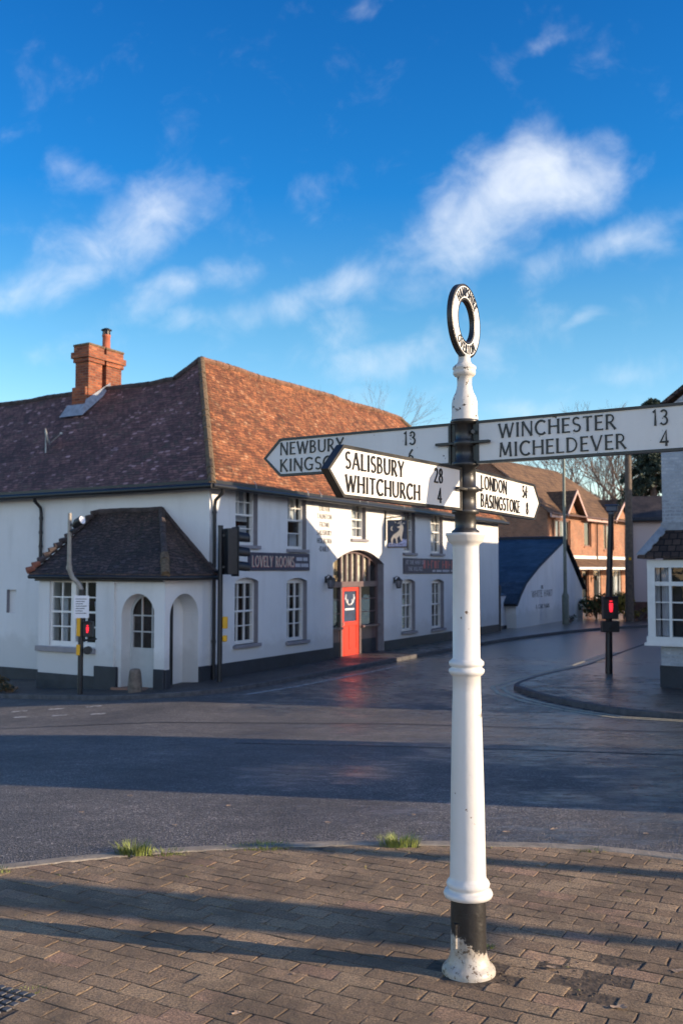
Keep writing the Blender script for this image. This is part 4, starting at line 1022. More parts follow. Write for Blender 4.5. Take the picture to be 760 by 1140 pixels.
# shallow pilaster joint between arch and bay
mb.box(FP, 1.42, 1.96, -1.4, 1.60, 0, .05); 
porch = mb.build('porch', M['render'], pub)
mb = MB(); mb.box(FP, 1.32, 1.99, -1.6, -.39, .0, .075); mb.box(FP, 1.99, 3.87, -1.6, -.63, 0, .03); mb.box(FP, -.02, .27, -1.5, -.38, 0, .05); mb.box(FR2, -1.6, -1.43, -1.4, -.39, 0, .05); mb.box(FR2, -.39, .0, -1.4, -.42, 0, .05)
mb.build('plinth', M['plinth'], porch, .012)
mb = MB(); mb.box(FP, .1, 1.4, -1.2, -.82, -.5, .15); mb.box(FR2, -1.5, -.3, -1.2, -.80, -.42, .12); mb.build('step', M['step'], porch, .01)
# arched door
a, b, c, d, r = ARCHP; dp = -.28
mb = MB(); Ad = arch_pts(a, b, d, r); ld = .05
mb.prism(FP, [(a, -.85), (b, -.85), (b, .02), (a, .02)], dp - .05, dp)
mb.box(FP, a + .12, b - .12, -.32, -.04, dp, dp + .012); mb.box(FP, a + .12, b - .12, -.75, -.42, dp, dp + .012)
mb.box(FP, a, a + .07, .02, d - r, dp - .05, dp); mb.box(FP, b - .07, b, .02, d - r, dp - .05, dp)
for u in (a + .33, b - .33): mb.box(FP, u - .014, u + .014, .02, d - .07, dp - .04, dp - .005)
for z in (.37, .72): mb.box(FP, a + .07, b - .07, z - .014, z + .014, dp - .038, dp - .007)
for k in range(len(Ad) - 1):
    P, Q = Ad[k], Ad[k + 1]; cx = (a + b) / 2; f_ = lambda p: (cx + (p[0] - cx) * .86, (d - r) + (p[1] - d + r) * .86)
    mb.face([FP(*f_(P), dp), FP(*f_(Q), dp), FP(*Q, dp), FP(*P, dp)])
dr = mb.build('door', M['greydoor'], pub); dr['label'] = 'pale grey arched porch door with small panes'
mb = MB(); mb.face([FP(a + .05, .02, dp - .03), FP(b - .05, .02, dp - .03)] + [FP((a + b) / 2 + (u - (a + b) / 2) * .95, z - .02, dp - .03) for u, z in Ad[::-1]]); mb.build('pane', M['glass'], dr)
mb = MB(); c0 = FP(.62, .88, dp - .35)
mb.lathe(c0.x, c0.y, [(.02, c0.z + .12), (.09, c0.z + .02), (.11, c0.z - .02), (.02, c0.z - .05)], 12); mb.build('pendant_lamp', M['warmlamp'], dr)
mb = MB(); mb.face([FP(.5, -.9, -1.3), FP(3.8, -.9, -1.3), FP(3.8, 1.6, -1.3), FP(.5, 1.6, -1.3)]); mb.face([FP(.5, -.9, -.75), FP(1.7, -.9, -.75), FP(1.7, 1.6, -.75), FP(.5, 1.6, -.75)]); mb.face([FP(.47, -.9, -.34), FP(.47, -.9, -.8), FP(.47, 1.6, -.8), FP(.47, 1.6, -.34)]); mb.face([FP(1.7, -.9, -.32), FP(1.7, -.9, -1.3), FP(1.7, 1.6, -1.3), FP(1.7, 1.6, -.32)]); mb.build('dark_backing', M['dark'], porch)  # near-black sheets behind the panes in place of a dim room
# two-light window
a, b, c, d, r = BAY
mb = MB(); o0, o1 = -.12, -.05; mid = (a + b) / 2
mb.box(FP, a, b, d - .07, d, o0, o1); mb.box(FP, mid - .075, mid + .075, c + .1, d - .07, o0, o1 + .01); mb.box(FP, a, a + .05, c + .1, d - .07, o0, o1); mb.box(FP, b - .05, b, c + .1, d - .07, o0, o1)
mb.box(FP, a, b, c, c + .10, o0, o1)
for (u0, u1) in ((a + .05, mid - .075), (mid + .075, b - .05)):
    for i in (1,): u = (u0 + u1) / 2; mb.box(FP, u - .016, u + .016, c + .1, d - .07, o0 + .02, o1 - .01)
    for j in range(1, 4): z = c + .1 + (d - .17 - c) * j / 4; mb.box(FP, u0, u1, z - .015, z + .015, o0 + .022, o1 - .012)
    z = c + .1 + (d - .17 - c) / 2; mb.box(FP, u0, u1, z - .022, z + .022, o0 + .02, o1 - .006)
w = mb.build('window', M['white'], pub)
mb = MB(); mb.face([FP(a + .04, c + .08, -.09), FP(b - .04, c + .08, -.09), FP(b - .04, d - .05, -.085), FP(a + .04, d - .05, -.085)]); mb.build('pane', M['glass'], w)
mb = MB()
for (u0, u1, z0, z1) in ((a + .06, a + .28, .1, 1.0), (mid + .1, mid + .26, .1, 1.0), (b - .36, b - .08, .08, 1.08)):
    mb.grid([[FP(u0 + (u1 - u0) * i / 14 * (.55 + .45 * j / 4), z0 + (z1 - z0) * j / 4, -.24 + .02 * math.sin(i * 1.6)) for i in range(15)] for j in range(5)])
mb.build('curtain', M['curtain'], w)
mb = MB(); mb.box(FP, a - .06, 3.87, c - .14, c - .02, -.06, .09); mb.build('sill', M['grey'], w, .01)
# porch roof
F0 = FP(-.16, 1.62, .20); F1 = FP(3.97, 1.64, .20); T1 = FL(3.46, 3.13, .02); T2 = FL(1.42, 3.10, .02); C0 = FA(.02, 1.62, .22); F0 = Vector(((FP(-.20, 0, .20)).x, (FP(-.20, 0, .20)).y, 1.62)); B1 = FL(4.08, 1.75, .02)
mb = MB()
slope(mb, (F1, F0, T2, T1), 0, 26, 14); slope(mb, (F0, C0, T2, T2), 0, 10, 14); slope(mb, (B1, F1, T1, T1), 0, 6, 14)
# thickness at the eaves
for P, Q in ((F1, F0), (F0, C0)): mb.face([P - Vector((0, 0, .07)), Q - Vector((0, 0, .07)), Q, P])
pr = mb.build('porch_roof', M['tileporch'], porch, 0, True)
mb = MB(); ridge_run(mb, T1, T2, .07); ridge_run(mb, T2, C0, .06, m=0); mb.build('ridge_tiles', M['ridgedark'], porch)
mb = MB(); ridge_run(mb, F0.lerp(T2, .0), F0.lerp(T2, .28), .10, .22, 0); ridge_run(mb, F0.lerp(T2, .28), T2, .075, .22, 1); mb.build('hip_tiles', [M['lichen'], M['ridgedark']], porch)
mb = MB(); k = 13
for i in range(k):     # bonnet tiles stepping up the left hip
    p = F1.lerp(T1, i / k); q = F1.lerp(T1, (i + .9) / k); mb.tube([p + Vector((-.05, 0, .05)), q + Vector((0, 0, .01))], [.085, .06], 8, 0 if i > 1 else 1, True, False)
mb.build('bonnet_tiles', [M['ridgedark'], plain('faded_bonnet_tile', (.24, .085, .05), .9, .3)], porch)
mb = MB(); mb.tube([F1 + Vector((0, 0, -.08)), F0 + Vector((.0, -.03, -.08)), C0 + Vector((.03, 0, -.08))], .05, 8); mb.box(FP, 0, 3.9, 1.46, 1.60, .055, .10); mb.build('gutter', M['blackmetal'], porch)

# ------------------------------------------------------------------ things on the pub
def board(name, s0, s1, z0, z1, label):
    r = root(name, FA(s0, z0, .0), label, 'sign'); mb = MB(); mb.box(FA, s0, s1, z0, z1, .004, .035); mb.build('board', M['navy'], r, .004); return r
r = board('fascia_sign', 1.58, 4.54, 1.70, 2.14, 'long navy fascia board lettered LOVELY ROOMS between two pub windows')
mb = MB(); label_text(mb, 'LOVELY ROOMS', FA, 1.72, 1.79, .036, .27, gap=.1, t=.004, width=2.0, bold=.95); mb.build('lettering', M['pale'], r)
mb = MB(); label_text(mb, 'LOVELY ROOMS', FA, 1.745, 1.775, .0352, .27, gap=.1, t=.002, width=2.0, bold=1.1); mb.build('letter_shadow', M['coral'], r)
mb = MB()
for (u0, u1, z0, z1) in ((3.84, 4.14, 1.95, 2.04), (4.19, 4.42, 1.95, 2.04), (3.78, 4.04, 1.79, 1.88), (4.08, 4.46, 1.79, 1.88)): mb.box(FA, u0, u1, z0, z1, .0352, .038)
mb.build('faded_lettering', M['palewhite'], r)
r = board('fascia_sign', 10.66, 16.4, 1.60, 2.10, 'long navy fascia board with AT THE HART OF THE VILLAGE lettering right of the entrance')
mb = MB(); label_text(mb, 'AT THE HART OF', FA, 10.80, 1.90, .036, .13, gap=.12, t=.004, width=1.55, bold=1.3); label_text(mb, 'THE VILLAGE', FA, 11.0, 1.69, .036, .13, gap=.12, t=.004, width=1.2, bold=1.3)
for u0, u1 in ((13.05, 13.3), (13.4, 13.85), (13.95, 14.6), (14.75, 15.6), (15.7, 16.25)): mb.box(FA, u0, u1, 1.65, 1.72, .0352, .038)
mb.build('lettering', M['palewhite'], r)
mb = MB()
for i, u0 in enumerate((12.25, 12.62, 12.92, 13.2, 13.5, 13.95, 14.2, 14.5, 14.8, 15.15, 15.5, 15.8)): mb.box(FA, u0, u0 + (.07 if i % 3 else .2), 1.77, 2.03, .0352, .038); mb.box(FA, u0, u0 + .2, 1.77 + (.11 if i % 2 else .23), 1.81 + (.11 if i % 2 else .23), .0352, .0384)
mb.build('faded_lettering', M['coral'], r)
wl = root('wall_lettering', FA(5.42, 2.2, 0), 'grey painted coach destinations EXETER to DAILY listed on the white pub wall', 'lettering')
for i, s_ in enumerate(('EXETER', 'TAUNTON', 'FROME', 'SALISBURY', 'HOLBORN', '-DAILY-')):
    mb = MB(); label_text(mb, s_, FA, 5.42, 3.33 - i * .222, .003, .135, sx=1.0 if i != 3 else .9, gap=.16, t=.003, align='c', bold=1.5); mb.build('word', M['greytext'], wl)
# lanterns
def lantern(s, z):
    r = root('wall_lantern', FA(s, z, .0), 'black lantern fixed to the wall left of the pub entrance', 'lantern', 'lanterns either side of the pub entrance')
    mb = MB(); c0 = FA(s, z, .17)
    mb.box(FA, s - .03, s + .03, z + .02, z + .2, .001, .03); mb.tube([FA(s, z + .16, .02), FA(s, z + .24, .1), FA(s, z + .2, .17)], .012, 6); mb.build('bracket', M['blackmetal'], r)
    mb = MB(); mb.lathe(c0.x, c0.y, [(.06, z - .14), (.075, z - .12), (.075, z - .105), (.06, z - .1)], 6, smooth=False); mb.lathe(c0.x, c0.y, [(.125, z + .10), (.125, z + .115), (.06, z + .17), (.03, z + .2), (.01, z + .23)], 6, smooth=False)
    for k in range(6): ca, sa = math.cos(k * 1.0472), math.sin(k * 1.0472); mb.tube([(c0.x + .07 * ca, c0.y + .07 * sa, z - .11), (c0.x + .115 * ca, c0.y + .115 * sa, z + .11)], .008, 5)
    h = mb.build('lamp_cage', M['blackmetal'], r)
    mb = MB(); mb.lathe(c0.x, c0.y, [(.062, z - .1), (.105, z + .1)], 6, smooth=False); mb.build('glazing', plain('frosted_lantern_glass', (.18, .18, .2), .2, .1), r)
    return r
ln = lantern(5.47, 1.34); dv = FA(9.96, 1.28) - FA(5.47, 1.34); copy_tree(ln, dv, 'black lantern fixed to the wall right of the pub entrance')
# hanging sign: its board stands square to the wall
hsn = root('hanging_sign', FA(9.3, 2.4), 'square navy hanging sign with a pale hart standing out from the pub wall', 'pub sign')
FH = Fr(FA(9.3, 0).x, FA(9.3, 0).y, FA.n.x, FA.n.y)      # u = out from wall; n of this frame points to camera?
if FH.n.y > 0: FH = flip(FH)
mb = MB(); mb.tube([FH(.03, 2.62, 0), FH(.03, 3.52, 0)], .022, 8); mb.tube([FH(-.02, 3.30, 0), FH(.86, 3.38, 0)], .018, 8); mb.tube([FH(.03, 3.42, 0), FH(.3, 3.36, 0)], .01, 6)
for u in (.2, .68): mb.tube([FH(u, 3.2, 0), FH(u, 3.36, 0)], .01, 6)
mb.build('bracket', M['blackmetal'], hsn)
mb = MB(); mb.box(FH, .12, .76, 2.42, 3.22, -.025, .025); bd = mb.build('board', M['boardnavy'], hsn, .004)
mb = MB()
for (u0, u1, z0, z1) in ((.10, .78, 3.22, 3.25), (.10, .78, 2.39, 2.42), (.10, .12, 2.42, 3.22), (.76, .78, 2.42, 3.22)): mb.box(FH, u0, u1, z0, z1, -.032, .032)
mb.build('frame', M['blackmetal'], bd)
mb = MB(); hp = lambda L: [(.12 + .64 * x, 2.42 + .80 * z) for x, z in L]
mb.prism(FH, hp([(.20, .12), (.25, .12), (.26, .26), (.33, .36), (.42, .30), (.46, .12), (.51, .14), (.49, .34), (.62, .44), (.66, .30), (.72, .22), (.77, .24), (.73, .36), (.78, .55), (.82, .68), (.80, .80), (.72, .86), (.62, .80), (.50, .77), (.50, .73), (.62, .73), (.60, .64), (.45, .54), (.28, .46), (.20, .36), (.16, .28)]), .025, .029)
for L in ([(.70, .84), (.60, .92), (.50, .90)], [(.62, .90), (.60, .98)], [(.74, .86), (.84, .92), (.88, .88)], [(.70, .90), (.70, .99)], [(.36, .97), (.44, .92)], ):
    P = hp(L)
    for i in range(len(P) - 1): mb.tube([FH(*P[i], .028), FH(*P[i + 1], .028)], .012, 5)
mb.prism(FH, hp([(.14, .70), (.2, .78), (.27, .80), (.21, .73), (.21, .68), (.27, .62), (.2, .63)]), .025, .0285)
mb.build('hart', M['hart'], bd)
mb = MB(); mb.prism(FH, hp([(.02, .02), (.98, .02), (.98, .30), (.9, .26), (.8, .32), (.72, .20), (.5, .12), (.3, .15), (.02, .16)]), .025, .0275); mb.build('ground_band', M['iceblue'], bd)
mb = MB(); label_text(mb, 'WHITE HART', FH, .16, 2.455, .028, .07, gap=.12, t=.002, width=.50); mb.build('lettering', M['navy'], bd)
# satellite dish
dc = Pt(1.25, 6.72, roofz(1.25) + .35); r = root('satellite_dish', Pt(1.25, 6.72, roofz(1.25)), 'small grey satellite dish on a mast fixed to the dark roof slope', 'satellite dish')
mb = MB(); mb.tube([Pt(1.25, 6.72, roofz(1.25) - .1), dc], .025, 6); mb.build('mast', M['greymetal'], r)
ax = Vector((.93, .18, .25)).normalized(); e1 = ax.orthogonal().normalized(); e2 = ax.cross(e1); mb = MB(); rows = []
for rr in (0.001, .09, .17, .24): rows.append([dc + (e1 * math.cos(k * .3927) + e2 * math.sin(k * .3927)) * rr + ax * (rr * rr * .9) for k in range(16)])
mb.grid(rows, 0, True, True); rows2 = [[p - ax * .012 for p in rw] for rw in rows]; mb.grid(rows2[::-1], 0, True, True); mb.grid([rows[-1], rows2[-1]], 0, True, True)
mb.build('dish', M['greymetal'], r); mb = MB(); mb.tube([dc - e2 * .23 + ax * .06, dc + ax * .42], .012, 5); mb.box(Fr(*(dc + ax * .42).xy, 1, 0, (dc + ax * .42).z), -.03, .03, -.03, .03, -.04, .04); mb.build('receiver_arm', M['greymetal'], r)
# stone bollard beside the porch
q_ = PP(.42, .42); mb = MB(); zb = g(q_.x, q_.y); rows = []
for z, rr in ((-.1, .14), (.1, .145), (.28, .135), (.38, .13), (.45, .12), (.48, .09), (.49, .03)):
    rows.append([(q_.x + rr * (1 + .06 * math.sin(k * 2.1 + z * 9)) * math.cos(k * .5236), q_.y + rr * (1 + .05 * math.cos(k * 1.7 + z * 7)) * math.sin(k * .5236), zb + z) for k in range(12)])
mb.grid(rows, 0, True, True); mb.face(rows[-1]); tag(mb.build('stone_bollard', M['stone']), 'stubby worn stone bollard at the foot of the porch pillar', 'bollard')

# ------------------------------------------------------------------ traffic signals
def signal_head(parent, x, y, zt, ang, lit=None):
    """three-light head; ang = direction the lenses face, degrees from +Y clockwise"""
    a = R_(ang); f = Fr(x, y, math.cos(a), -math.sin(a))
    if f.n.dot(Vector((math.sin(a), math.cos(a), 0))) < 0: f = flip(f)
    H = 1.02; mb = MB(); mb.box(f, -.18, .18, zt - H, zt, -.15, .10); hd = mb.build('signal_head', M['blackmetal'], parent, .012)
    mb = MB(); mb.box(f, -.22, .22, zt - H - .04, zt + .04, .085, .10); mb.build('backboard', M['blackmetal'], hd, .01)
    for i in range(3):
        zc_ = zt - .19 - i * .325; mb = MB()
        n = 18; rows = []
        for o, rr in ((.10, .135), (.40, .125)):
            rows.append([f(rr * math.sin(R_(-125 + 250 * k / n)), zc_ + rr * math.cos(R_(-125 + 250 * k / n)) - (.03 if o > .2 else 0), o) for k in range(n + 1)])
        mb.grid(rows, 0, True); mb.grid([[p * 1 + Vector((0, 0, -.006)) for p in rw] for rw in rows][::-1], 0, True); mb.build('hood', M['blackmetal'], hd)
        mb = MB(); mb.tube([f(0, zc_, .10), f(0, zc_, .115)], .105, 20); mb.build('lens', M['lens_off'], hd)
    return hd
# tall signal at the pub corner
sx, sy = RA(-.20, .44); zg = g(sx, sy); ts = root('traffic_light', (sx, sy, zg), 'black traffic light seen from the side on a pole at the pub corner', 'traffic light')
mb = MB(); mb.tube([(sx, sy, zg - .1), (sx, sy, 2.66)], .057, 12); mb.tube([(sx, sy, 2.66), (sx, sy, 2.70)], .062, 12); mb.build('pole', M['blackmetal'], ts)
signal_head(ts, sx + .24, sy + .03, 2.63, 62)
mb = MB(); mb.box(Fr(sx, sy, 1, 0), .05, .15, 1.75, 1.8, -.03, .03); mb.box(Fr(sx, sy, 1, 0), .05, .15, 2.45, 2.5, -.03, .03); mb.tube([(sx, sy, 1.68), (sx - .30, sy + .55, 1.66)], .03, 8); mb.build('bracket', M['blackmetal'], ts)
mb = MB(); fr = Fr(sx, sy, 1, 0); mb.box(fr, .062, .17, .42, .68, -.06, .06); mb.build('push_button_box', M['yellow'], ts, .012)
mb = MB(); mb.box(fr, .062, .16, .13, .27, -.06, .06); mb.build('wait_box', M['yellow'], ts, .02)
# cranked pedestrian pole in front of the porch window
sx, sy = -5.50, 21.16; zg = g(sx, sy); tp = root('pedestrian_signal', (sx, sy, zg), 'cranked crossing signal pole with a red man box and camera beside the porch', 'pedestrian signal')
zk = 1.30
mb = MB(); mb.tube([(sx, sy, zg - .1), (sx, sy, zk)], .057, 12); mb.build('pole', M['blackmetal'], tp)
mb = MB(); mb.tube([(sx, sy, zk - .02), (sx - .05, sy, zk + .10), (sx - .20, sy, zk + .26), (sx - .265, sy, zk + .42), (sx - .27, sy, zk + .60), (sx - .275, sy, 2.92)], [.05, .05, .05, .05, .045, .04], 12); mb.tube([(sx - .27, sy, zk + .42), (sx - .27, sy, zk + .50)], .062, 12); mb.build('cranked_mast', plain('weathered_beige_metal', (.26, .235, .20), .5, .25, 8), tp)
mb = MB(); mb.tube([(sx - .275, sy, 2.0), (sx - .275, sy - .0, 2.9)], .030, 8); mb.build('cable_duct', M['blackmetal'], tp)
mb = MB(); c0 = Vector((sx - .27, sy, 2.66)); mb.tube([c0, c0 + Vector((.14, -.05, .02))], .03, 8); mb.tube([c0 + Vector((.10, -.05, -.03)), c0 + Vector((.18, -.10, .05)), c0 + Vector((.30, -.16, .10))], [.06, .09, .10], 12); mb.tube([c0 + Vector((0, 0, -.12)), c0 + Vector((.12, -.08, -.12))], .035, 8); mb.build('camera', M['blackmetal'], tp)
mb = MB(); mb.tube([c0 + Vector((.295, -.158, .098)), c0 + Vector((.31, -.166, .104))], .085, 14); mb.build('lens', M['paper'], tp)
fr = Fr(sx, sy, 1, 0); mb = MB(); mb.box(fr, .06, .26, .30, .62, -.08, .09); mb.box(fr, .07, .25, .60, .64, .09, .16); bx = mb.build('red_man_box', M['blackmetal'], tp, .012)
mb = MB(); mb.tube([fr(.16, .53, .095), fr(.16, .55, .095)], .02, 10); mb.tube([fr(.16, .51, .095), fr(.16, .44, .095), fr(.155, .39, .095)], [.028, .026, .018], 8); mb.build('red_man', M['lens_red'], bx)
mb = MB(); mb.tube([fr(.16, .02, -.02), fr(.16, .02, .09)], .085, 14); mb.build('push_button', M['blackmetal'], tp); mb = MB(); mb.box(fr, -.075, -.0, .32, .70, .04, .075); mb.box(fr, -.075, -.0, -.08, .14, .04, .075); mb.build('yellow_strip', M['yellow'], tp)
mb = MB(); mb.tube([(sx + .05, sy, .22), (sx + .34, sy - .05, .26)], .022, 6); mb.build('side_arm', M['blackmetal'], tp)
nr = root('paper_notice', (sx, sy - .06, .72), 'white paper notice tied to the cranked crossing pole', 'notice'); mb = MB(); mb.box(fr, -.14, .18, .70, 1.17, .062, .072); mb.build('sheet', M['paper'], nr)
mb = MB()
for i in range(7): mb.box(fr, -.10, .13 - (i % 3) * .04, 1.09 - i * .05, 1.105 - i * .05, .0722, .0735)
mb.build('faded_lettering', M['greytext'], nr)
# right hand crossing pole
sx, sy = 6.36, 23.9; zg = g(sx, sy); t2 = root('pedestrian_signal', (sx, sy, zg), 'black crossing signal pole with a glowing red man on the right hand pavement', 'pedestrian signal')
mb = MB(); mb.tube([(sx, sy, zg - .1), (sx + .03, sy, 1.2), (sx + .11, sy, 3.05)], [.085, .075, .065], 12); mb.build('pole', M['blackmetal'], t2)
fr = Fr(sx, sy, 1, 0); mb = MB(); mb.box(fr, -.17, .19, .55, 1.08, .06, .24); mb.box(fr, -.15, .17, 1.05, 1.09, .24, .33); bx = mb.build('red_man_box', M['blackmetal'], t2, .015)
mb = MB(); mb.tube([fr(0.01, .965, .245), fr(.01, .985, .245)], .038, 12); mb.tube([fr(.01, .93, .245), fr(.01, .82, .245), fr(.01, .72, .245)], [.045, .045, .03], 10); mb.build('red_man', M['lens_red'], bx)
mb = MB(); mb.box(fr, -.20, .22, .24, .50, .05, .2); mb.tube([fr(.01, .37, .2), fr(.01, .37, .23)], .06, 12); mb.build('push_button', M['blackmetal'], t2, .03)
mb = MB(); c0 = Vector((sx + .11, sy, 3.05)); f2 = Fr(c0.x, c0.y, .9, -.43, c0.z); mb.box(f2, -.10, .16, .06, .20, -.07, .09); mb.box(f2, -.13, .19, .19, .23, -.10, .12); mb.box(f2, -.06, .06, -.1, .08, -.04, .04); mb.build('detector', plain('blue_grey_casing', (.05, .07, .11), .35, .2), t2, .03)

# ------------------------------------------------------------------ columns and poles further back
def col(name, x, y, label, cat): return root(name, (x, y, g(x, y)), label, cat), g(x, y)
r, zg = col('lamp_column', 10.25, 45.8, 'slim grey green lamp column with a thicker base before the white outbuilding', 'lamp post')
mb = MB(); mb.lathe(10.25, 45.8, [(.16, zg - .1), (.16, zg + 1.3), (.10, zg + 1.42), (.085, zg + 1.6), (.06, 7.2)], 14); mb.build('column', M['greenmetal'], r)
mb = MB(); mb.tube([(10.25, 45.8, 7.1), (10.5, 45.7, 7.5), (11.1, 45.5, 7.6)], .04, 8); mb.build('bracket', M['greenmetal'], r); mb = MB(); mb.box(Fr(11.3, 45.45, 1, -.2, 7.6), -.3, .3, -.07, .07, -.12, .12); mb.build('lantern', M['greymetal'], r, .03)
r, zg = col('telegraph_pole', 13.9, 48.3, 'dark timber telegraph pole by the pavement in front of the pink house', 'telegraph pole')
mb = MB(); mb.tube([(13.9, 48.3, zg - .3), (13.95, 48.3, 8.0)], [.21, .15], 12); mb.build('pole', M['wood'], r)
mb = MB(); mb.box(Fr(13.9, 48.1, 1, 0), -.05, .05, 2.2, 2.32, -.02, .03); mb.build('plate', M['yellow'], r); mb = MB(); mb.box(Fr(13.9, 48.1, 1, 0), -.7, .7, 7.4, 7.5, -.05, .05); mb.build('cross_arm', M['wood'], r)

# ------------------------------------------------------------------ outbuilding
ob = root('outbuilding', FA(22.2, -.75), 'low white outbuilding with a blue slate roof lettered THE WHITE HART', 'outbuilding')
gz = [(22.35, -1.0), (33.6, -1.0), (33.6, .75), (29.9, 3.1), (25.2, 1.72), (23.2, 1.05), (22.35, .45)]
mb = MB(); mb.prism(FA, gz, -6.5, .0); mb.box(FA, 20.3, 22.35, -1.0, .62, -2.5, -.45); mb.build('wall', M['render2'], ob)
mb = MB(); 
prof = [(22.0, .30), (22.5, .70), (23.3, 1.20), (25.2, 1.90), (29.9, 3.28)]; prof2 = [(29.9, 3.28), (31.8, 2.15), (33.95, .70)]
for pf in (prof, prof2):
    for i in range(len(pf) - 1):
        mb.face([FA(*pf[i], .12), FA(*pf[i], -7), FA(*pf[i + 1], -7), FA(*pf[i + 1], .12)]); mb.face([FA(pf[i][0], pf[i][1] - .13, .12), FA(*pf[i], .12), FA(*pf[i + 1], .12), FA(pf[i + 1][0], pf[i + 1][1] - .13, .12)])
mb.face([FA(20.2, .66, -.35), FA(22.2, .66, -.35), FA(22.2, 1.3, -2.4), FA(20.2, 1.3, -2.4)])
mb.build('roof', M['slate'], ob)
mb = MB(); mb.tube([FA(29.9, 3.3, .13), FA(29.9, 3.3, -7)], .09, 8)
for pf in (prof, prof2): mb.tube([FA(u, z - .07, .14) for u, z in pf], .05, 6)
mb.build('verge', M['blackmetal'], ob); mb = MB(); mb.tube([FA(22.1, .25, .1), FA(22.1, .25, -7)], .06, 8); mb.build('gutter', M['blackmetal'], ob)
mb = MB(); mb.box(FA, 20.32, 22.33, -1, -.62, -.45, -.42); mb.build('plinth', M['plinth'], ob)
mb = MB(); label_text(mb, 'THE', FA, 26.2, .86, .004, .16, t=.004, align='c'); label_text(mb, 'WHITE HART', FA, 24.6, .50, .004, .30, gap=.16, t=.004, width=3.3); mb.build('lettering', M['greytext'], ob)
mb = MB(); label_text(mb, '& CAR PARK', FA, 25.2, -.02, .004, .18, gap=.16, t=.004, width=2.2, bold=1.3); mb.build('small_lettering', M['darktext'], ob)
mb = MB(); mb.box(FA, 21.3, 21.5, .15, .32, -.45, -.38); mb.build('wall_light', M['blackmetal'], ob)

# ------------------------------------------------------------------ brick house
Hc = Vector((12.0, 58.0)); hd = Vector((.577, .817)); hl = Vector((-.817, .577))
FHs = Fr(Hc.x, Hc.y, hd.x, hd.y); gz0 = g(Hc.x, Hc.y)
HE = 5.15
bh = root('brick_house', (Hc.x, Hc.y, gz0), 'orange brick house with a brown tiled roof and two small gabled dormers in the sun', 'house')
WN = [(1.15, 3.4, 3.05, 4.75, 0), (5.6, 6.8, 3.2, 4.8, 0), (9.0, 10.9, 3.05, 4.75, 0)]
GN = [(3.3, 4.5, -.1, 1.75, 0), (5.2, 6.3, -1, 1.75, 0), (7.1, 8.4, -.1, 1.75, 0), (9.6, 12.2, -.1, 1.75, 0)]
mb = MB(); wall(mb, FHs, 0, 15.0, -1.2, HE, WN + GN, .14, 0, 0)
B = lambda a, b, z: Vector((Hc.x + hd.x * a + hl.x * b, Hc.y + hd.y * a + hl.y * b, z))
mb.face([B(0, 0, -1.2), B(0, 0, HE), B(0, 4, 8.45), B(0, 8, HE), B(0, 8, -1.2)]); mb.face([B(15.0, 0, -1.2), B(15.0, 8, -1.2), B(15.0, 8, HE), B(15.0, 0, HE)]); mb.face([B(0, 8, -1.2), B(0, 8, HE), B(15.0, 8, HE), B(15.0, 8, -1.2)])
# gablets over the outer windows
GB = [(1.9, 5.0), (10.1, 14.2)]
for (u0, u1) in GB: mb.prism(FHs, [(u0 + .3, HE - .3), (u1 - .3, HE - .3), ((u0 + u1) / 2, HE + 1.15)], -.2, .02)
mb.build('wall', M['brickhouse'], bh)
mb = MB(); mb.face([FHs(0, -1.2, -1), FHs(15, -1.2, -1), FHs(15, HE, -1), FHs(0, HE, -1)]); mb.build('dark_backing', M['dark'], bh)
mb = MB(); 
mb.face([B(-.3, -.35, HE - .2), B(15.3, -.35, HE - .2), B(11, 4, 8.6), B(-.3, 4, 8.6)]); mb.face([B(15.3, -.35, HE - .2), B(15.3, 8.35, HE - .2), B(11, 4, 8.6)]); mb.face([B(15.3, 8.35, HE - .2), B(-.3, 8.35, HE - .2), B(-.3, 4, 8.6), B(11, 4, 8.6)])
for (u0, u1) in GB:
    m_ = (u0 + u1) / 2; bk = 1.2 / ((8.6 - HE + .2) / 4.35) + .1
    for (uu, sgn) in ((u0, 1), (u1, -1)):
        P = [FHs(uu, HE - .22, .42), FHs(m_, HE + 1.35, .42), FHs(m_, HE + 1.35, -bk - .25), FHs(uu, HE - .1, .2)]
        mb.ext(P if sgn > 0 else P[::-1], (0, 0, .07))
rf = mb.build('roof', M['tilebrown'], bh)
mb = MB()
for (u0, u1) in GB:
    m_ = (u0 + u1) / 2
    for uu in (u0, u1):
        a_, b2 = FHs(uu, HE - .30, .44), FHs(m_, HE + 1.27, .44)
        mb.ext([a_, b2, b2 + Vector((0, 0, .22)), a_ + Vector((0, 0, .22))], FHs.n * .04)
    
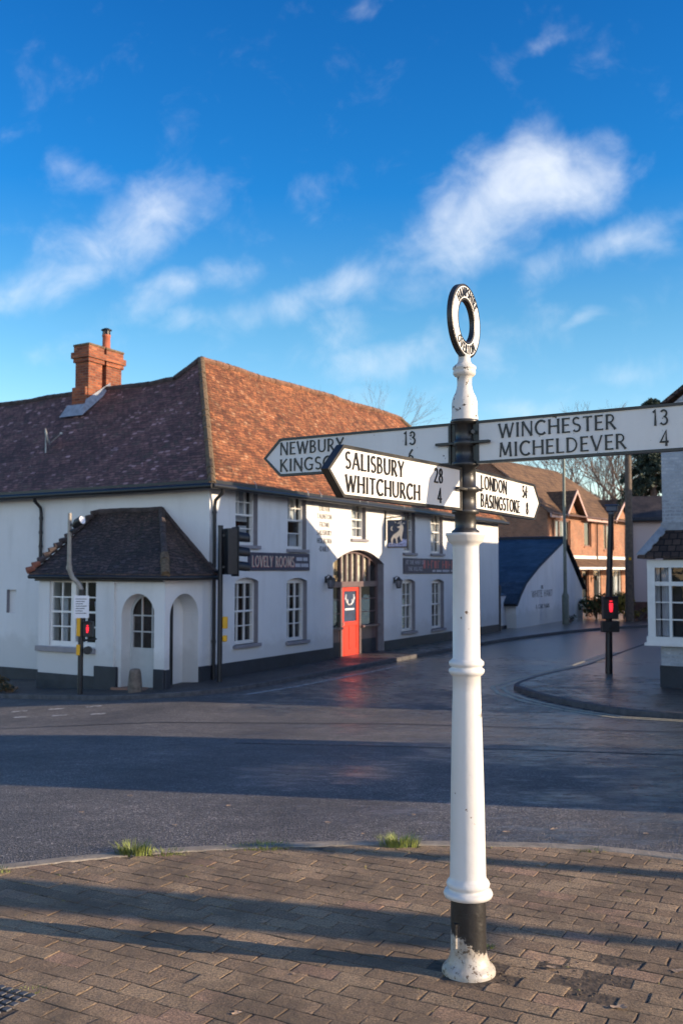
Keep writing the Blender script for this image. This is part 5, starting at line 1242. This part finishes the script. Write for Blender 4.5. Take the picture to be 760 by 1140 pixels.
for u0, u1 in ((5.2, 9.8), (14.4, 15.3), (-.3, 1.4)): mb.box(FHs, u0, u1, HE - .36, HE - .12, .30, .40)
mb.build('bargeboard', plain('pinkish_bargeboard', (.45, .30, .26), .6, .1), bh)
mb = MB(); mb.tube([FHs(-.3, HE - .15, .44), FHs(15.3, HE - .15, .44)], .06, 6)
for u in (.6, 7.6, 13.0): mb.tube([FHs(u, HE - .2, .44), FHs(u, HE - .45, .1), FHs(u, 2.4, .08)], .045, 6)
mb.build('downpipe', plain('brown_plastic', (.10, .05, .035), .5, .1), bh)
for (a, b, c, d, r) in WN + GN:
    mb = MB(); t = .10; dd_ = -.08
    for (u0, u1, z0, z1) in ((a, a + t, c, d), (b - t, b, c, d), (a + t, b - t, d - t, d), (a + t, b - t, c, c + t)): mb.box(FHs, u0, u1, z0, z1, dd_ - .06, dd_)
    k = 3 if b - a > 1.5 else 1
    for i in range(1, k): u = a + (b - a) * i / k; mb.box(FHs, u - .05, u + .05, c + t, d - t, dd_ - .06, dd_)
    isd = (a, b) == (5.2, 6.3)
    w = mb.build('door' if isd else 'window', plain('brown_frame', (.16, .075, .05), .5, .1) if c > 2 or isd else M['white'], bh)
    mb = MB(); mb.face([FHs(a + t, c + t, dd_ - .04), FHs(b - t, c + t, dd_ - .04), FHs(b - t, d - t, dd_ - .04), FHs(a + t, d - t, dd_ - .04)]); mb.build('pane', M['glass'], w)
    if not isd:
        mb = MB()
        for (f0, f1) in (((.08, .34), (.68, .94)) if k > 1 else ((.1, .35),)):
            mb.grid([[FHs(a + (b - a) * (f0 + (f1 - f0) * i / 12), c + .1 + (d - c - .2) * j / 2, dd_ - .16 + .02 * math.sin(i * 1.7)) for i in range(13)] for j in range(3)])
        mb.build('curtain', M['curtain'], w)
        mb = MB(); mb.box(FHs, a - .08, b + .08, c - .08, c, -.08, .06); mb.build('sill', M['brickhouse'], w)
mb = MB(); mb.ext([FHs(1.4, 2.45, .02), FHs(15.0, 2.45, .02), FHs(15.2, 1.92, 1.35), FHs(1.4, 1.92, 1.35)], (0, 0, -.06)); cp = mb.build('canopy_roof', M['tilebrown'], bh)
mb = MB(); mb.box(FHs, 1.4, 15.2, 1.76, 1.90, 1.27, 1.36); mb.box(FHs, 0, 15.0, 2.42, 2.62, .02, .06); mb.build('fascia', M['white'], cp)
mb = MB(); mb.tube([FHs(6.8, 1.2, .05), FHs(6.8, 1.3, .25)], .03, 6); mb.lathe(*FHs(6.8, 0, .3).xy, [(.08, 1.05), (.13, 1.3), (.03, 1.42)], 8); mb.build('porch_light', M['blackmetal'], bh)

# ------------------------------------------------------------------ pink house
ph = root('rendered_house', (17.5, 51, g(17.5, 51)), 'pink rendered house end with a dark slate roof beside the telegraph pole', 'house')
FK = Fr(14.80, 51.2, .955, -.296); zp = g(15.5, 52) - .3
mb = MB(); mb.box(FK, 0, 7, .1, 4.36, -4, 0); mb.build('wall', M['pinkrender'], ph); mb = MB(); mb.box(FK, 0, 7, zp - .6, .1, -4, .03); mb.build('plinth', plain('dark_brick_base', (.12, .055, .04), .8, .3, 6), ph)
mb = MB(); mb.ext([FK(-.15, 4.28, .35), FK(7.3, 4.28, .35), FK(7.3, 5.55, -2.0), FK(-.15, 5.55, -2.0)], (0, 0, .10)); mb.ext([FK(-.15, 5.55, -2.0), FK(7.3, 5.55, -2.0), FK(7.3, 4.28, -4.3), FK(-.15, 4.28, -4.3)], (0, 0, .10)); mb.prism(flip(Fr(*FK(0, 0).xy, *FK.n.xy)), [(-4, 4.35), (0, 4.35), (-2.0, 5.55)], -.05, .05); mb.build('roof', M['slate2'], ph)
mb = MB(); mb.tube([FK(-.15, 4.26, .4), FK(7.3, 4.26, .4)], .07, 6); mb.tube([FK(.12, 4.26, .1), FK(.12, .0, .1)], .05, 6); mb.build('gutter', M['blackmetal'], ph)

# ------------------------------------------------------------------ white corner shop on the right
FK1 = Fr(Kc.x, Kc.y, fd2.x, fd2.y)                   # front, u to the right
if FK1.n.dot(Vector((fn2.x, fn2.y, 0))) < 0: FK1 = flip(FK1)
FK2 = Fr(Kc.x, Kc.y, d2.x, d2.y)                     # street side, u away; outward to the left
FK2 = flip(FK2)
K = lambda a, b, z: Vector((Kc.x + d2.x * a + fd2.x * b, Kc.y + d2.y * a + fd2.y * b, z))
shop = root('corner_shop', (Kc.x, Kc.y, -.75), 'white painted brick corner shop with a bay window under a lead and tile roof', 'shop')
SD = 5.46; ZS = 5.05; ZR = 6.72; ZB = 4.05; RB = 2.1; SM = 3.9
W_ = 13.0
mb = MB()
mb.face([K(0, 0, -1.2), K(SD, 0, -1.2), K(SD, 0, ZB), K(SM, 0, ZS - .1), K(0, 0, ZS)][::-1])
mb.face([K(0, 0, -1.2), K(0, 2 * RB, -1.2), K(0, 2 * RB, ZS), K(0, RB, ZR), K(0, 0, ZS)])
mb.face([K(0, 2 * RB, -1.2), K(0, W_, -1.2), K(0, W_, 3.4), K(0, 2 * RB, 3.4)])
mb.face([K(SD, 0, -1.2), K(SD, 0, ZB), K(SD, 2 * RB, ZB), K(SD, 2 * RB, -1.2)]); mb.face([K(0, 2 * RB, 3), K(SM, 2 * RB, 3), K(SM, 2 * RB, ZS), K(0, 2 * RB, ZS)]); mb.face([K(SM, 2 * RB, 0), K(SM, W_, 0), K(SM, W_, 3.4), K(SM, 2 * RB, 3.4)])
mb.build('wall', M['brickwhite'], shop)
mb = MB(); RE = 2.6
for P in ([K(-.14, -.16, ZS), K(SM, -.16, ZS - .06), K(RE, RB, ZR), K(-.14, RB, ZR)], [K(-.14, RB, ZR), K(RE, RB, ZR), K(SM, 2 * RB + .16, ZS), K(-.14, 2 * RB + .16, ZS)][::1], [K(SM, -.16, ZS - .06), K(SM, 2 * RB + .16, ZS - .06), K(RE, RB, ZR)],
          [K(SM - .05, -.12, ZS - .05), K(SM - .05, 2 * RB, ZS - .05), K(SD + .06, 2 * RB, ZB - .02), K(SD + .06, -.12, ZB - .02)], [K(-.1, 2 * RB, 3.4), K(-.1, W_, 3.4), K(SM, W_, 3.5), K(SM, 2 * RB, 3.5)]): mb.ext(P, (0, 0, .09))
mb.build('roof', M['tileclay2'], shop)
mb = MB(); mb.box(FK1, 0, W_, -1.2, -.30, 0, .03); mb.box(FK2, 0, SD, -1.2, -.30, 0, .03); mb.build('plinth', M['plinth'], shop)
# unseen wing added out to the right to shade the pavement and porch
mb = MB(); mb.box(FK1, 3.0, 6.0, -1.2, 6.4, 0, 2.4); wg = mb.build('shade_wing', M['brickwhite'], shop); mb = MB(); mb.ext([FK1(2.9, 6.35, 2.6), FK1(6.1, 6.35, 2.6), FK1(6.1, 7.6, 0.01), FK1(2.9, 7.6, 0.01)], (0, 0, .08)); mb.build('shade_wing_roof', M['tileclay2'], wg)
# bay that wraps the corner
bo = .27; z0, z1 = .24, 1.90; U1 = 2.9; V1 = 1.5
fb = Fr(0, 0, 1, 0); fb.O = FK1(0, 0, bo); fb.u = FK1.u; fb.n = FK1.n          # front plane
fs = Fr(0, 0, 1, 0); fs.O = FK2(0, 0, bo); fs.u = FK2.u; fs.n = FK2.n          # side plane
mb = MB()
def bayface(f, L, cols, zt):
    mb.box(f, -bo, L, z0 - .06, z0 + .07, -.14, .05); mb.box(f, -bo, L, z1 - .14, z1 + .02, -.14, .02); mb.box(f, -bo, -bo + .14, z0, z1, -.14, .0)
    mb.box(f, -bo + .12, L, zt - .045, zt + .045, -.10, -.01)
    for i in range(1, len(cols)): mb.box(f, cols[i] - .028, cols[i] + .028, z0 + .05, z1 - .1, -.09, -.015)
    for z in (z0 + .07 + (zt - z0 - .1) / 3, z0 + .07 + (zt - z0 - .1) * 2 / 3): mb.box(f, -bo + .12, L, z - .014, z + .014, -.08, -.02)
bayface(fb, U1, [-bo, .20, .66, 1.12, 1.58, 2.04, 2.5], 1.42); bayface(fs, V1, [-bo, .25, .7, 1.15], 1.42)
mb.box(fb, -bo - .06, U1, z0 - .12, z0 - .06, -.2, .08)
bw = mb.build('bay_window', M['white'], shop)
mb = MB(); 
for f, L in ((fb, U1), (fs, V1)): mb.face([f(-bo + .1, z0 + .05, -.055), f(L, z0 + .05, -.055), f(L, z1 - .1, -.05), f(-bo + .1, z1 - .1, -.05)])
mb.build('pane', M['glassbright'], bw)
mb = MB(); k = 24
mb.grid([[fb(-bo + .14 + .30 * i / k, z0 + .08 + 1.5 * j / 3, -.16 + .018 * math.sin(i * 1.4)) for i in range(k + 1)] for j in range(4)])
mb.build('curtain', M['curtain'], bw)
mb = MB()
for (u, zz) in ((.45, .55), (.5, .95), (.85, .6), (.95, 1.2), (1.3, .5), (.44, 1.25)): c0 = fb(u, zz, -.22); mb.tube([c0 - Vector((0, 0, .12)), c0, c0 + Vector((0, 0, .10))], [.05, .03, .06], 8)
mb2 = MB(); mb2.face([fb(-bo, z0, -.25), fb(U1, z0, -.25), fb(U1, z1, -.25), fb(-bo, z1, -.25)]); mb2.face([fs(-bo, z0, -.25), fs(V1, z0, -.25), fs(V1, z1, -.25), fs(-bo, z1, -.25)]); mb2.build('dark_backing', M['dark'], bw)  # near-black sheets over the solid wall, painted as an unlit shop
mb.build('ornament', plain('shop_ornaments', (.45, .30, .16), .3, .5, 9), bw)
mb = MB()
FT = FK1(-bo - .16, 2.0, bo + .16); FT2 = FK1(U1, 2.0, bo + .16); WT = FK1(0.0, 2.62, .015); WT2 = FK1(U1, 2.62, .015); ST = FK2(V1, 2.0, bo + .16); SW = FK2(V1, 2.62, .015)
mb.ext([FT, FT2, WT2, WT], (0, 0, -.05), 0); mb.ext([ST, FT, WT, SW], (0, 0, -.05), 0)
br = mb.build('bay_roof', M['tileclay2'], shop)
mb = MB(); up = Vector((0, 0, .03)); hA = FT + up; hB = WT + up
for i in range(8):
    p, q = hA.lerp(hB, i / 8), hA.lerp(hB, (i + 1) / 8); sft = FK1.u * (.16 + .03 * (i % 2)); mb.ext([p - FK1.u * .02, p + sft, q + sft, q - FK1.u * .02], (0, 0, .02))
mb.box(FK1, -.02, U1, 2.50, 2.72, .02, .06); mb.build('lead_flashing', M['lead'], br)
mb = MB(); mb.box(FK1, -.05, .0, -.30, .14, -.2, .12); mb.box(FK1, 0.0, 2.6, -.30, .14, .0, .16); mb.build('bay_pier', M['brickwhite'], shop)
mb = MB(); mb.box(FK1, -.06, 2.62, -1.2, -.30, .0, .19); mb.build('pier_base', M['plinth'], shop)

# houses that continue the right hand side of the street (hidden behind the shop; they shade the pub front)
sd_ = Vector((.955, -.20))
KT = lambda a, b, z: Vector((Kc.x + d2.x * a + sd_.x * b, Kc.y + d2.y * a + sd_.y * b, z))
def terrace(a0, a1, zl, zr, label, ridge_par):
    r = root('terraced_house', K(a0, 0, -.75), label, 'house')
    mb = MB()
    if ridge_par is None:
        m_ = (a0 + a1) / 2; P = [(a0, -1.2), (a1, -1.2), (a1, zl), (m_, zr), (a0, zl)]
        mb.face([KT(a, .0, z) for a, z in P][::-1]); mb.face([KT(a, 9, z) for a, z in P]); mb.face([KT(a0, 0, -1.2), KT(a0, 9, -1.2), KT(a0, 9, zl), KT(a0, 0, zl)]); mb.face([KT(a1, 0, -1.2), KT(a1, 0, zl), KT(a1, 9, zl), KT(a1, 9, -1.2)])
        mb.build('wall', M['brickhouse'], r); mb = MB()
        mb.ext([KT(a0 - .0, -.15, zl), KT(a0, 9.1, zl), KT(m_, 9.1, zr), KT(m_, -.15, zr)], (0, 0, .08)); mb.ext([KT(m_, -.15, zr), KT(m_, 9.1, zr), KT(a1, 9.1, zl), KT(a1, -.15, zl)], (0, 0, .08)); mb.build('roof', M['tile'], r)
    else:
        mb.box(Fr(Kc.x, Kc.y, d2.x, d2.y), a0, a1, -1.2, zl, 1.6, 8); mb.build('wall', M['brickhouse'], r); f = Fr(Kc.x, Kc.y, d2.x, d2.y)
        mb = MB(); mb.ext([f(a0, zl, 1.4), f(a1, zl, 1.4), f(a1, zr, 4.6), f(a0, zr, 4.6)], (0, 0, .08)); mb.ext([f(a0, zr, 4.6), f(a1, zr, 4.6), f(a1, zl, 8.2), f(a0, zl, 8.2)], (0, 0, .08)); mb.build('roof', M['tile'], r)
    return r
terrace(6.85, 14.2, 3.9, 6.75, 'brick house with its gable to the street next behind the corner shop', None)
terrace(14.25, 22.0, 5.6, 6.4, 'brick terraced house further up the right hand side of the street', 1)
# unseen tall house added past the bend to shade the outbuilding
r = root('shade_house', (36, 43, -.7), 'tall brick house added out of view beyond the bend to shade the outbuilding', 'house'); f = Fr(33.2, 48.5, .968, -.25)
mb = MB(); mb.box(f, 0, 8, -1.2, 8.6, 0, 13); mb.build('wall', M['brickhouse'], r); mb = MB(); mb.ext([f(-.2, 8.5, 13.2), f(8.2, 8.5, 13.2), f(8.2, 10.8, 6.5), f(-.2, 10.8, 6.5)], (0, 0, .1)); mb.ext([f(-.2, 10.8, 6.5), f(8.2, 10.8, 6.5), f(8.2, 8.5, -.2), f(-.2, 8.5, -.2)], (0, 0, .1)); mb.build('roof', M['tile'], r)
# near house on the right of the junction: its long shadow crosses the road
r = root('brick_villa', (13, 8, -.2), 'brick house across the side road on the near right whose shadow crosses the junction', 'house')
f = Fr(9.0, 11.2, .968, -.25)
mb = MB(); mb.box(f, 0, 8, -1.0, 5.3, 0, 4.9); mb.build('wall', M['brickhouse'], r); mb = MB(); mb.ext([f(-.2, 5.2, -.2), f(8.2, 5.2, -.2), f(8.2, 6.4, 2.7), f(-.2, 6.4, 2.7)], (0, 0, .1)); mb.ext([f(-.2, 6.4, 2.7), f(8.2, 6.4, 2.7), f(8.2, 5.2, 5.1), f(-.2, 5.2, 5.1)], (0, 0, .1)); mb.build('roof', M['tile'], r)
# two poles on the right of the near pavement whose shadows cross the paving
x, y = 9.35, 2.62; r = root('traffic_light', (x, y, g(x, y) - .05), 'near traffic light out to the right whose broad shadow lies on the paving', 'traffic light')
mb = MB(); mb.tube([(x, y, -.3), (x, y, 3.5)], .06, 12); mb.build('pole', M['blackmetal'], r); signal_head(r, x, y - .12, 3.42, 100)
x, y = 10.6, 3.42; r = root('bollard_post', (x, y, g(x, y) - .05), 'plain steel post out to the right whose thin shadow lies near the kerb', 'post')
mb = MB(); mb.lathe(x, y, [(.075, -.3), (.075, 3.1), (.08, 3.12), (.02, 3.2)], 12); mb.build('pole', M['blackmetal'], r)

# ------------------------------------------------------------------ trees and shrubs
def bare_tree(name, x, y, h, spread, label, seed, depth=6, group=None, trunk=.16, zcut=None):
    rt = random.Random(seed); zb = g(x, y); r = root(name, (x, y, zb), label, 'tree', group); tb, cb = MB(), MB()
    def grow(p, dirn, ln, rad, lv, mbx):
        n = 3; pts = [p]; dcur = dirn.copy()
        for i in range(n):
            dcur = (dcur + Vector((rt.gauss(0, .10), rt.gauss(0, .10), rt.gauss(.03, .06)))).normalized(); pts.append(pts[-1] + dcur * ln / n)
        mbx.tube(pts, [rad, rad * .9, rad * .8, rad * .66], 6 if lv < 2 else 4 if lv < 4 else 3, 0, False)
        if lv >= depth: return
        k = 3 if lv < 3 else rt.choice((2, 3, 3))
        for _ in range(k):
            s = spread * rt.uniform(.7, 1.3); ax = Vector((rt.gauss(0, 1), rt.gauss(0, 1), rt.gauss(0, .35))).normalized()
            grow(pts[-1] if rt.random() < .6 else pts[2], (dcur + ax * s).normalized(), ln * rt.uniform(.62, .85), rad * .62, lv + 1, cb)
    grow(Vector((x, y, zb)), Vector((0, 0, 1)), h * .30, trunk, 0, tb)
    tb.build('trunk', M['bark'], r); cb.build('crown', M['bark'], r); return r
bare_tree('bare_tree', 19.8, 84, 15.5, .55, 'bare winter tree behind the brick house roof on the left', 4, 7, 'bare winter trees behind the brick house', .22)
bare_tree('bare_tree', 22.4, 86, 15.0, .55, 'bare winter tree with fine twigs filling the gap behind the slate roof', 9, 7, 'bare winter trees behind the brick house', .22)
bare_tree('bare_tree', 24.4, 80, 15.5, .5, 'bare winter tree closest to the telegraph pole behind the houses', 13, 7, 'bare winter trees behind the brick house', .22)
bare_tree('bare_tree', .2, 66, 13.6, .5, 'larger bare treetop showing above the pub ridge', 21, 7, 'bare treetops above the pub roof', .11)
bare_tree('bare_tree', 2.9, 66, 12.4, .55, 'smaller bare treetop showing above the pub ridge towards its right end', 33, 6, 'bare treetops above the pub roof', .10)

def leafmass(mb, c, rad, n, size, seed, droop=0, flat=.5, m=0, nm=1):
    rt = random.Random(seed)
    for _ in range(n):
        v = Vector((rt.gauss(0, 1), rt.gauss(0, 1), rt.gauss(0, 1))).normalized() * (rt.random() ** .45)
        p = Vector(c) + Vector((v.x * rad[0], v.y * rad[1], v.z * rad[2]))
        a = Vector((rt.gauss(0, 1), rt.gauss(0, 1), rt.gauss(0, flat))).normalized(); b = a.orthogonal().normalized(); b = (b * math.cos(rt.random() * 6.28) + a.cross(b) * math.sin(rt.random() * 6.28))
        s = size * rt.uniform(.6, 1.4); a.z -= droop
        mb.face([p - a * s * .5, p + b * s * .22, p + a * s * .5, p - b * s * .22], m if nm == 1 else rt.randrange(nm))
def shrub(x, y, rad, mats, label, seed, n=500, size=.16, clumps=7, group=None):
    zb = g(x, y); r = root('shrub', (x, y, zb), label, 'shrub', group); rt = random.Random(seed); mb = MB()
    for i in range(clumps):
        c = (x + rt.uniform(-.7, .7) * rad[0], y + rt.uniform(-.7, .7) * rad[1], zb + rad[2] * rt.uniform(.5, 1.35)); leafmass(mb, c, (rad[0] * .5, rad[1] * .5, rad[2] * .45), n // clumps, size, seed * 31 + i, nm=len(mats))
    mb.build('foliage', [M[k] for k in mats], r); mb = MB()
    for i in range(5): mb.tube([(x, y, zb - .05), (x + rt.uniform(-.5, .5) * rad[0], y + rt.uniform(-.5, .5) * rad[1], zb + rad[2] * 1.1)], [.03, .012], 5)
    mb.build('stem', M['bark'], r)
gh = 'garden shrubs in front of the brick house'
shrub(13.0, 51.0, (.8, .7, .75), ['leafdark', 'leafgreen'], 'dark green shrub against the end of the white outbuilding', 1, 1500, .16, 9)
shrub(13.45, 50.6, (.7, .6, .85), ['leafbrown', 'leafgreen'], 'russet and green garden shrub left of the crossing pole', 2, 1800, .16, 10)
shrub(14.15, 50.2, (.6, .5, .85), ['leafyellow', 'leafgreen', 'leafyellow'], 'golden sunlit shrub right of the crossing pole', 3, 1700, .15, 9)
shrub(14.75, 49.6, (.9, .5, .4), ['leafyellow', 'leafbrown'], 'low straw coloured clump at the foot of the telegraph pole', 4, 700, .14, 6)
shrub(10.7, 46.8, (.28, .22, .22), ['leafgreen', 'leafdark'], 'small weed tuft against the outbuilding wall', 5, 200, .08, 4)
sh = PP(5.0, .55); shrub(sh.x, sh.y, (.6, .3, .24), ['leafdark', 'leafbrown'], 'low dark planting at the foot of the pub wall on the far left', 6, 700, .09, 8)
sh = PP(3.9, .75); shrub(sh.x, sh.y, (.45, .2, .13), ['leafdark', 'leafbrown'], 'low straggly planting nearest the cranked crossing pole', 7, 350, .08, 6)
# conifer
x, y = 17.75, 56.5; zb = g(x, y); r = root('conifer', (x, y, zb), 'dark evergreen conifer between the pink house and the white shop', 'tree')
mb = MB(); mb.tube([(x, y, zb - .2), (x, y, 6), (x + .1, y, 11.4)], [.28, .2, .05], 8); mb.build('trunk', M['bark'], r)
mb = MB(); rt = random.Random(5)
for i in range(130):
    t = rt.random(); z = 6.2 + 5.2 * t; L = (1.65 * (1 - t) ** .6 + .4) * rt.uniform(.55, 1.1); a = rt.random() * 6.283
    for k in range(12):
        u = (k + 1) / 12; c = (x + math.cos(a) * L * u, y + math.sin(a) * L * u, z - .45 * u * u * L); leafmass(mb, c, (.24, .24, .16), 22, .17, i * 100 + k, .45)
mb.build('crown', M['leafdark'], r)
# grass tufts along the near kerb
def tuft(x, y, n, h, rad, label, seed, group='grass tufts along the near kerb'):
    rt = random.Random(seed); mb = MB()
    for _ in range(n):
        a, rr = rt.random() * 6.283, rad * math.sqrt(rt.random()); bx, by = x + rr * math.cos(a) * 1.5, y + rr * math.sin(a) * .7
        hh_ = h * rt.uniform(.4, 1.1); lean = Vector((math.cos(a) * rt.uniform(.1, .8), math.sin(a) * rt.uniform(.1, .8), 0)) * hh_; w_ = rt.uniform(.0015, .003); sd = Vector((-math.sin(a), math.cos(a), 0)) * w_
        p0 = Vector((bx, by, -.012)); p1 = p0 + lean * .35 + Vector((0, 0, hh_ * .65)); p2 = p0 + lean + Vector((0, 0, hh_))
        mb.face([p0 - sd, p0 + sd, p1 + sd * .8, p1 - sd * .8], 0); mb.face([p1 - sd * .8, p1 + sd * .8, p2], 0)
    tag(mb.build('grass_tuft', M['grassblade']), label, 'grass', group)
tuft(-1.24, 6.09, 300, .085, .075, 'bushy green grass tuft at the kerb furthest left of the two taller ones', 1)
tuft(-1.05, 6.10, 170, .035, .10, 'thin low grass trailing right of the left kerb tuft', 2)
tuft(-.47, 6.24, 260, .04, .12, 'flat grass patch at the kerb midway between the tall tufts', 3)
tuft(-.62, 6.22, 120, .025, .1, 'sparse grass wisp at the kerb just left of the flat patch', 6)
tuft(.36, 6.27, 320, .085, .085, 'bright yellow green grass tuft at the kerb just left of the signpost', 4)
tuft(-2.0, 5.74, 200, .04, .09, 'low grass at the kerb by the left edge', 5)
tuft(.66, 4.60, 60, .03, .022, 'tiny green weed right behind the signpost foot', 8)
tuft(1.52, 6.15, 70, .03, .06, 'small weed at the kerb right of the signpost', 9)
tuft(-1.25, 4.14, 120, .02, .05, 'moss like weed on the corner of the cellar grating', 10)
# grating at the lower left
r = root('drain_cover', (-1.55, 4.06, 0), 'small dark cobbled drain cover set in the paving at lower left', 'drain cover')
f = Fr(-1.55, 4.06, pa.x, pa.y); mb = MB(); 
mb.ext([f(-.27, -.005, -.20), f(.27, -.005, -.20), f(.27, -.005, .20), f(-.27, -.005, .20)], (0, 0, -.02)); mb.build('plate', M['blackmetal'], r)
mb = MB()
for i in range(13):
    for j in range(9):
        u, v = -.25 + i * .042, -.18 + j * .045; mb.ext([f(u - .014 + (j % 2) * .01, .004, v - .014), f(u + .014 + (j % 2) * .01, .004, v - .014), f(u + .014 + (j % 2) * .01, .004, v + .014), f(u - .014 + (j % 2) * .01, .004, v + .014)], (0, 0, -.01))
mb.build('studs', plain('worn_iron', (.07, .07, .075), .55, .3, 20), r, .003)
# dry leaves
lr = random.Random(11)
def leaf(x, y, s, z=.004):
    mb = MB(); a = lr.random() * 6.28; pts = []
    for k in range(14):
        t = k / 14 * 6.283; rr = s * (1 + .45 * math.cos(3 * t) * (1 if k % 2 else .4)) * (.75 if abs(math.sin(t)) > .7 else 1)
        pts.append((x + rr * math.cos(t + a), y + rr * math.sin(t + a) * .8, z + lr.uniform(.001, .4) * s * .5))
    c = (x, y, z + s * .06)
    for k in range(14): mb.face([pts[k], pts[(k + 1) % 14], c])
    return mb.build('fallen_leaf', M['deadleaf'])
near = [(.90, 4.37, .022), (1.42, 4.33, .026), (1.08, 3.98, .032), (1.15, 5.85, .03), (-.38, 4.92, .02), (-.40, 3.93, .022), (-1.50, 5.7, .024), (-.2, 4.3, .012), (1.9, 5.6, .02), (.5, 5.9, .015), (-1.0, 5.2, .013)]
for x, y, s in near: tag(leaf(x, y, s), 'dry pale leaf lying on the block paving', 'leaf', 'dry leaves on the block paving')
for x, y, s in ((1.15, 7.05, .05), (1.5, 7.15, .05), (.95, 6.9, .035), (-.1, 7.4, .035), (-1.2, 7.3, .03), (-.9, 8.1, .04), (2.1, 7.0, .04), (.15, 7.0, .03), (-2, 7.8, .035), (.55, 7.7, .03), (-1.8, 8.6, .04), (2.6, 8.0, .035), (1.0, 8.8, .04)):
    tag(leaf(x, y, s * .62, g(x, y) - .094), 'dry leaf lying on the near side of the dark road', 'leaf', 'dry leaves on the road')
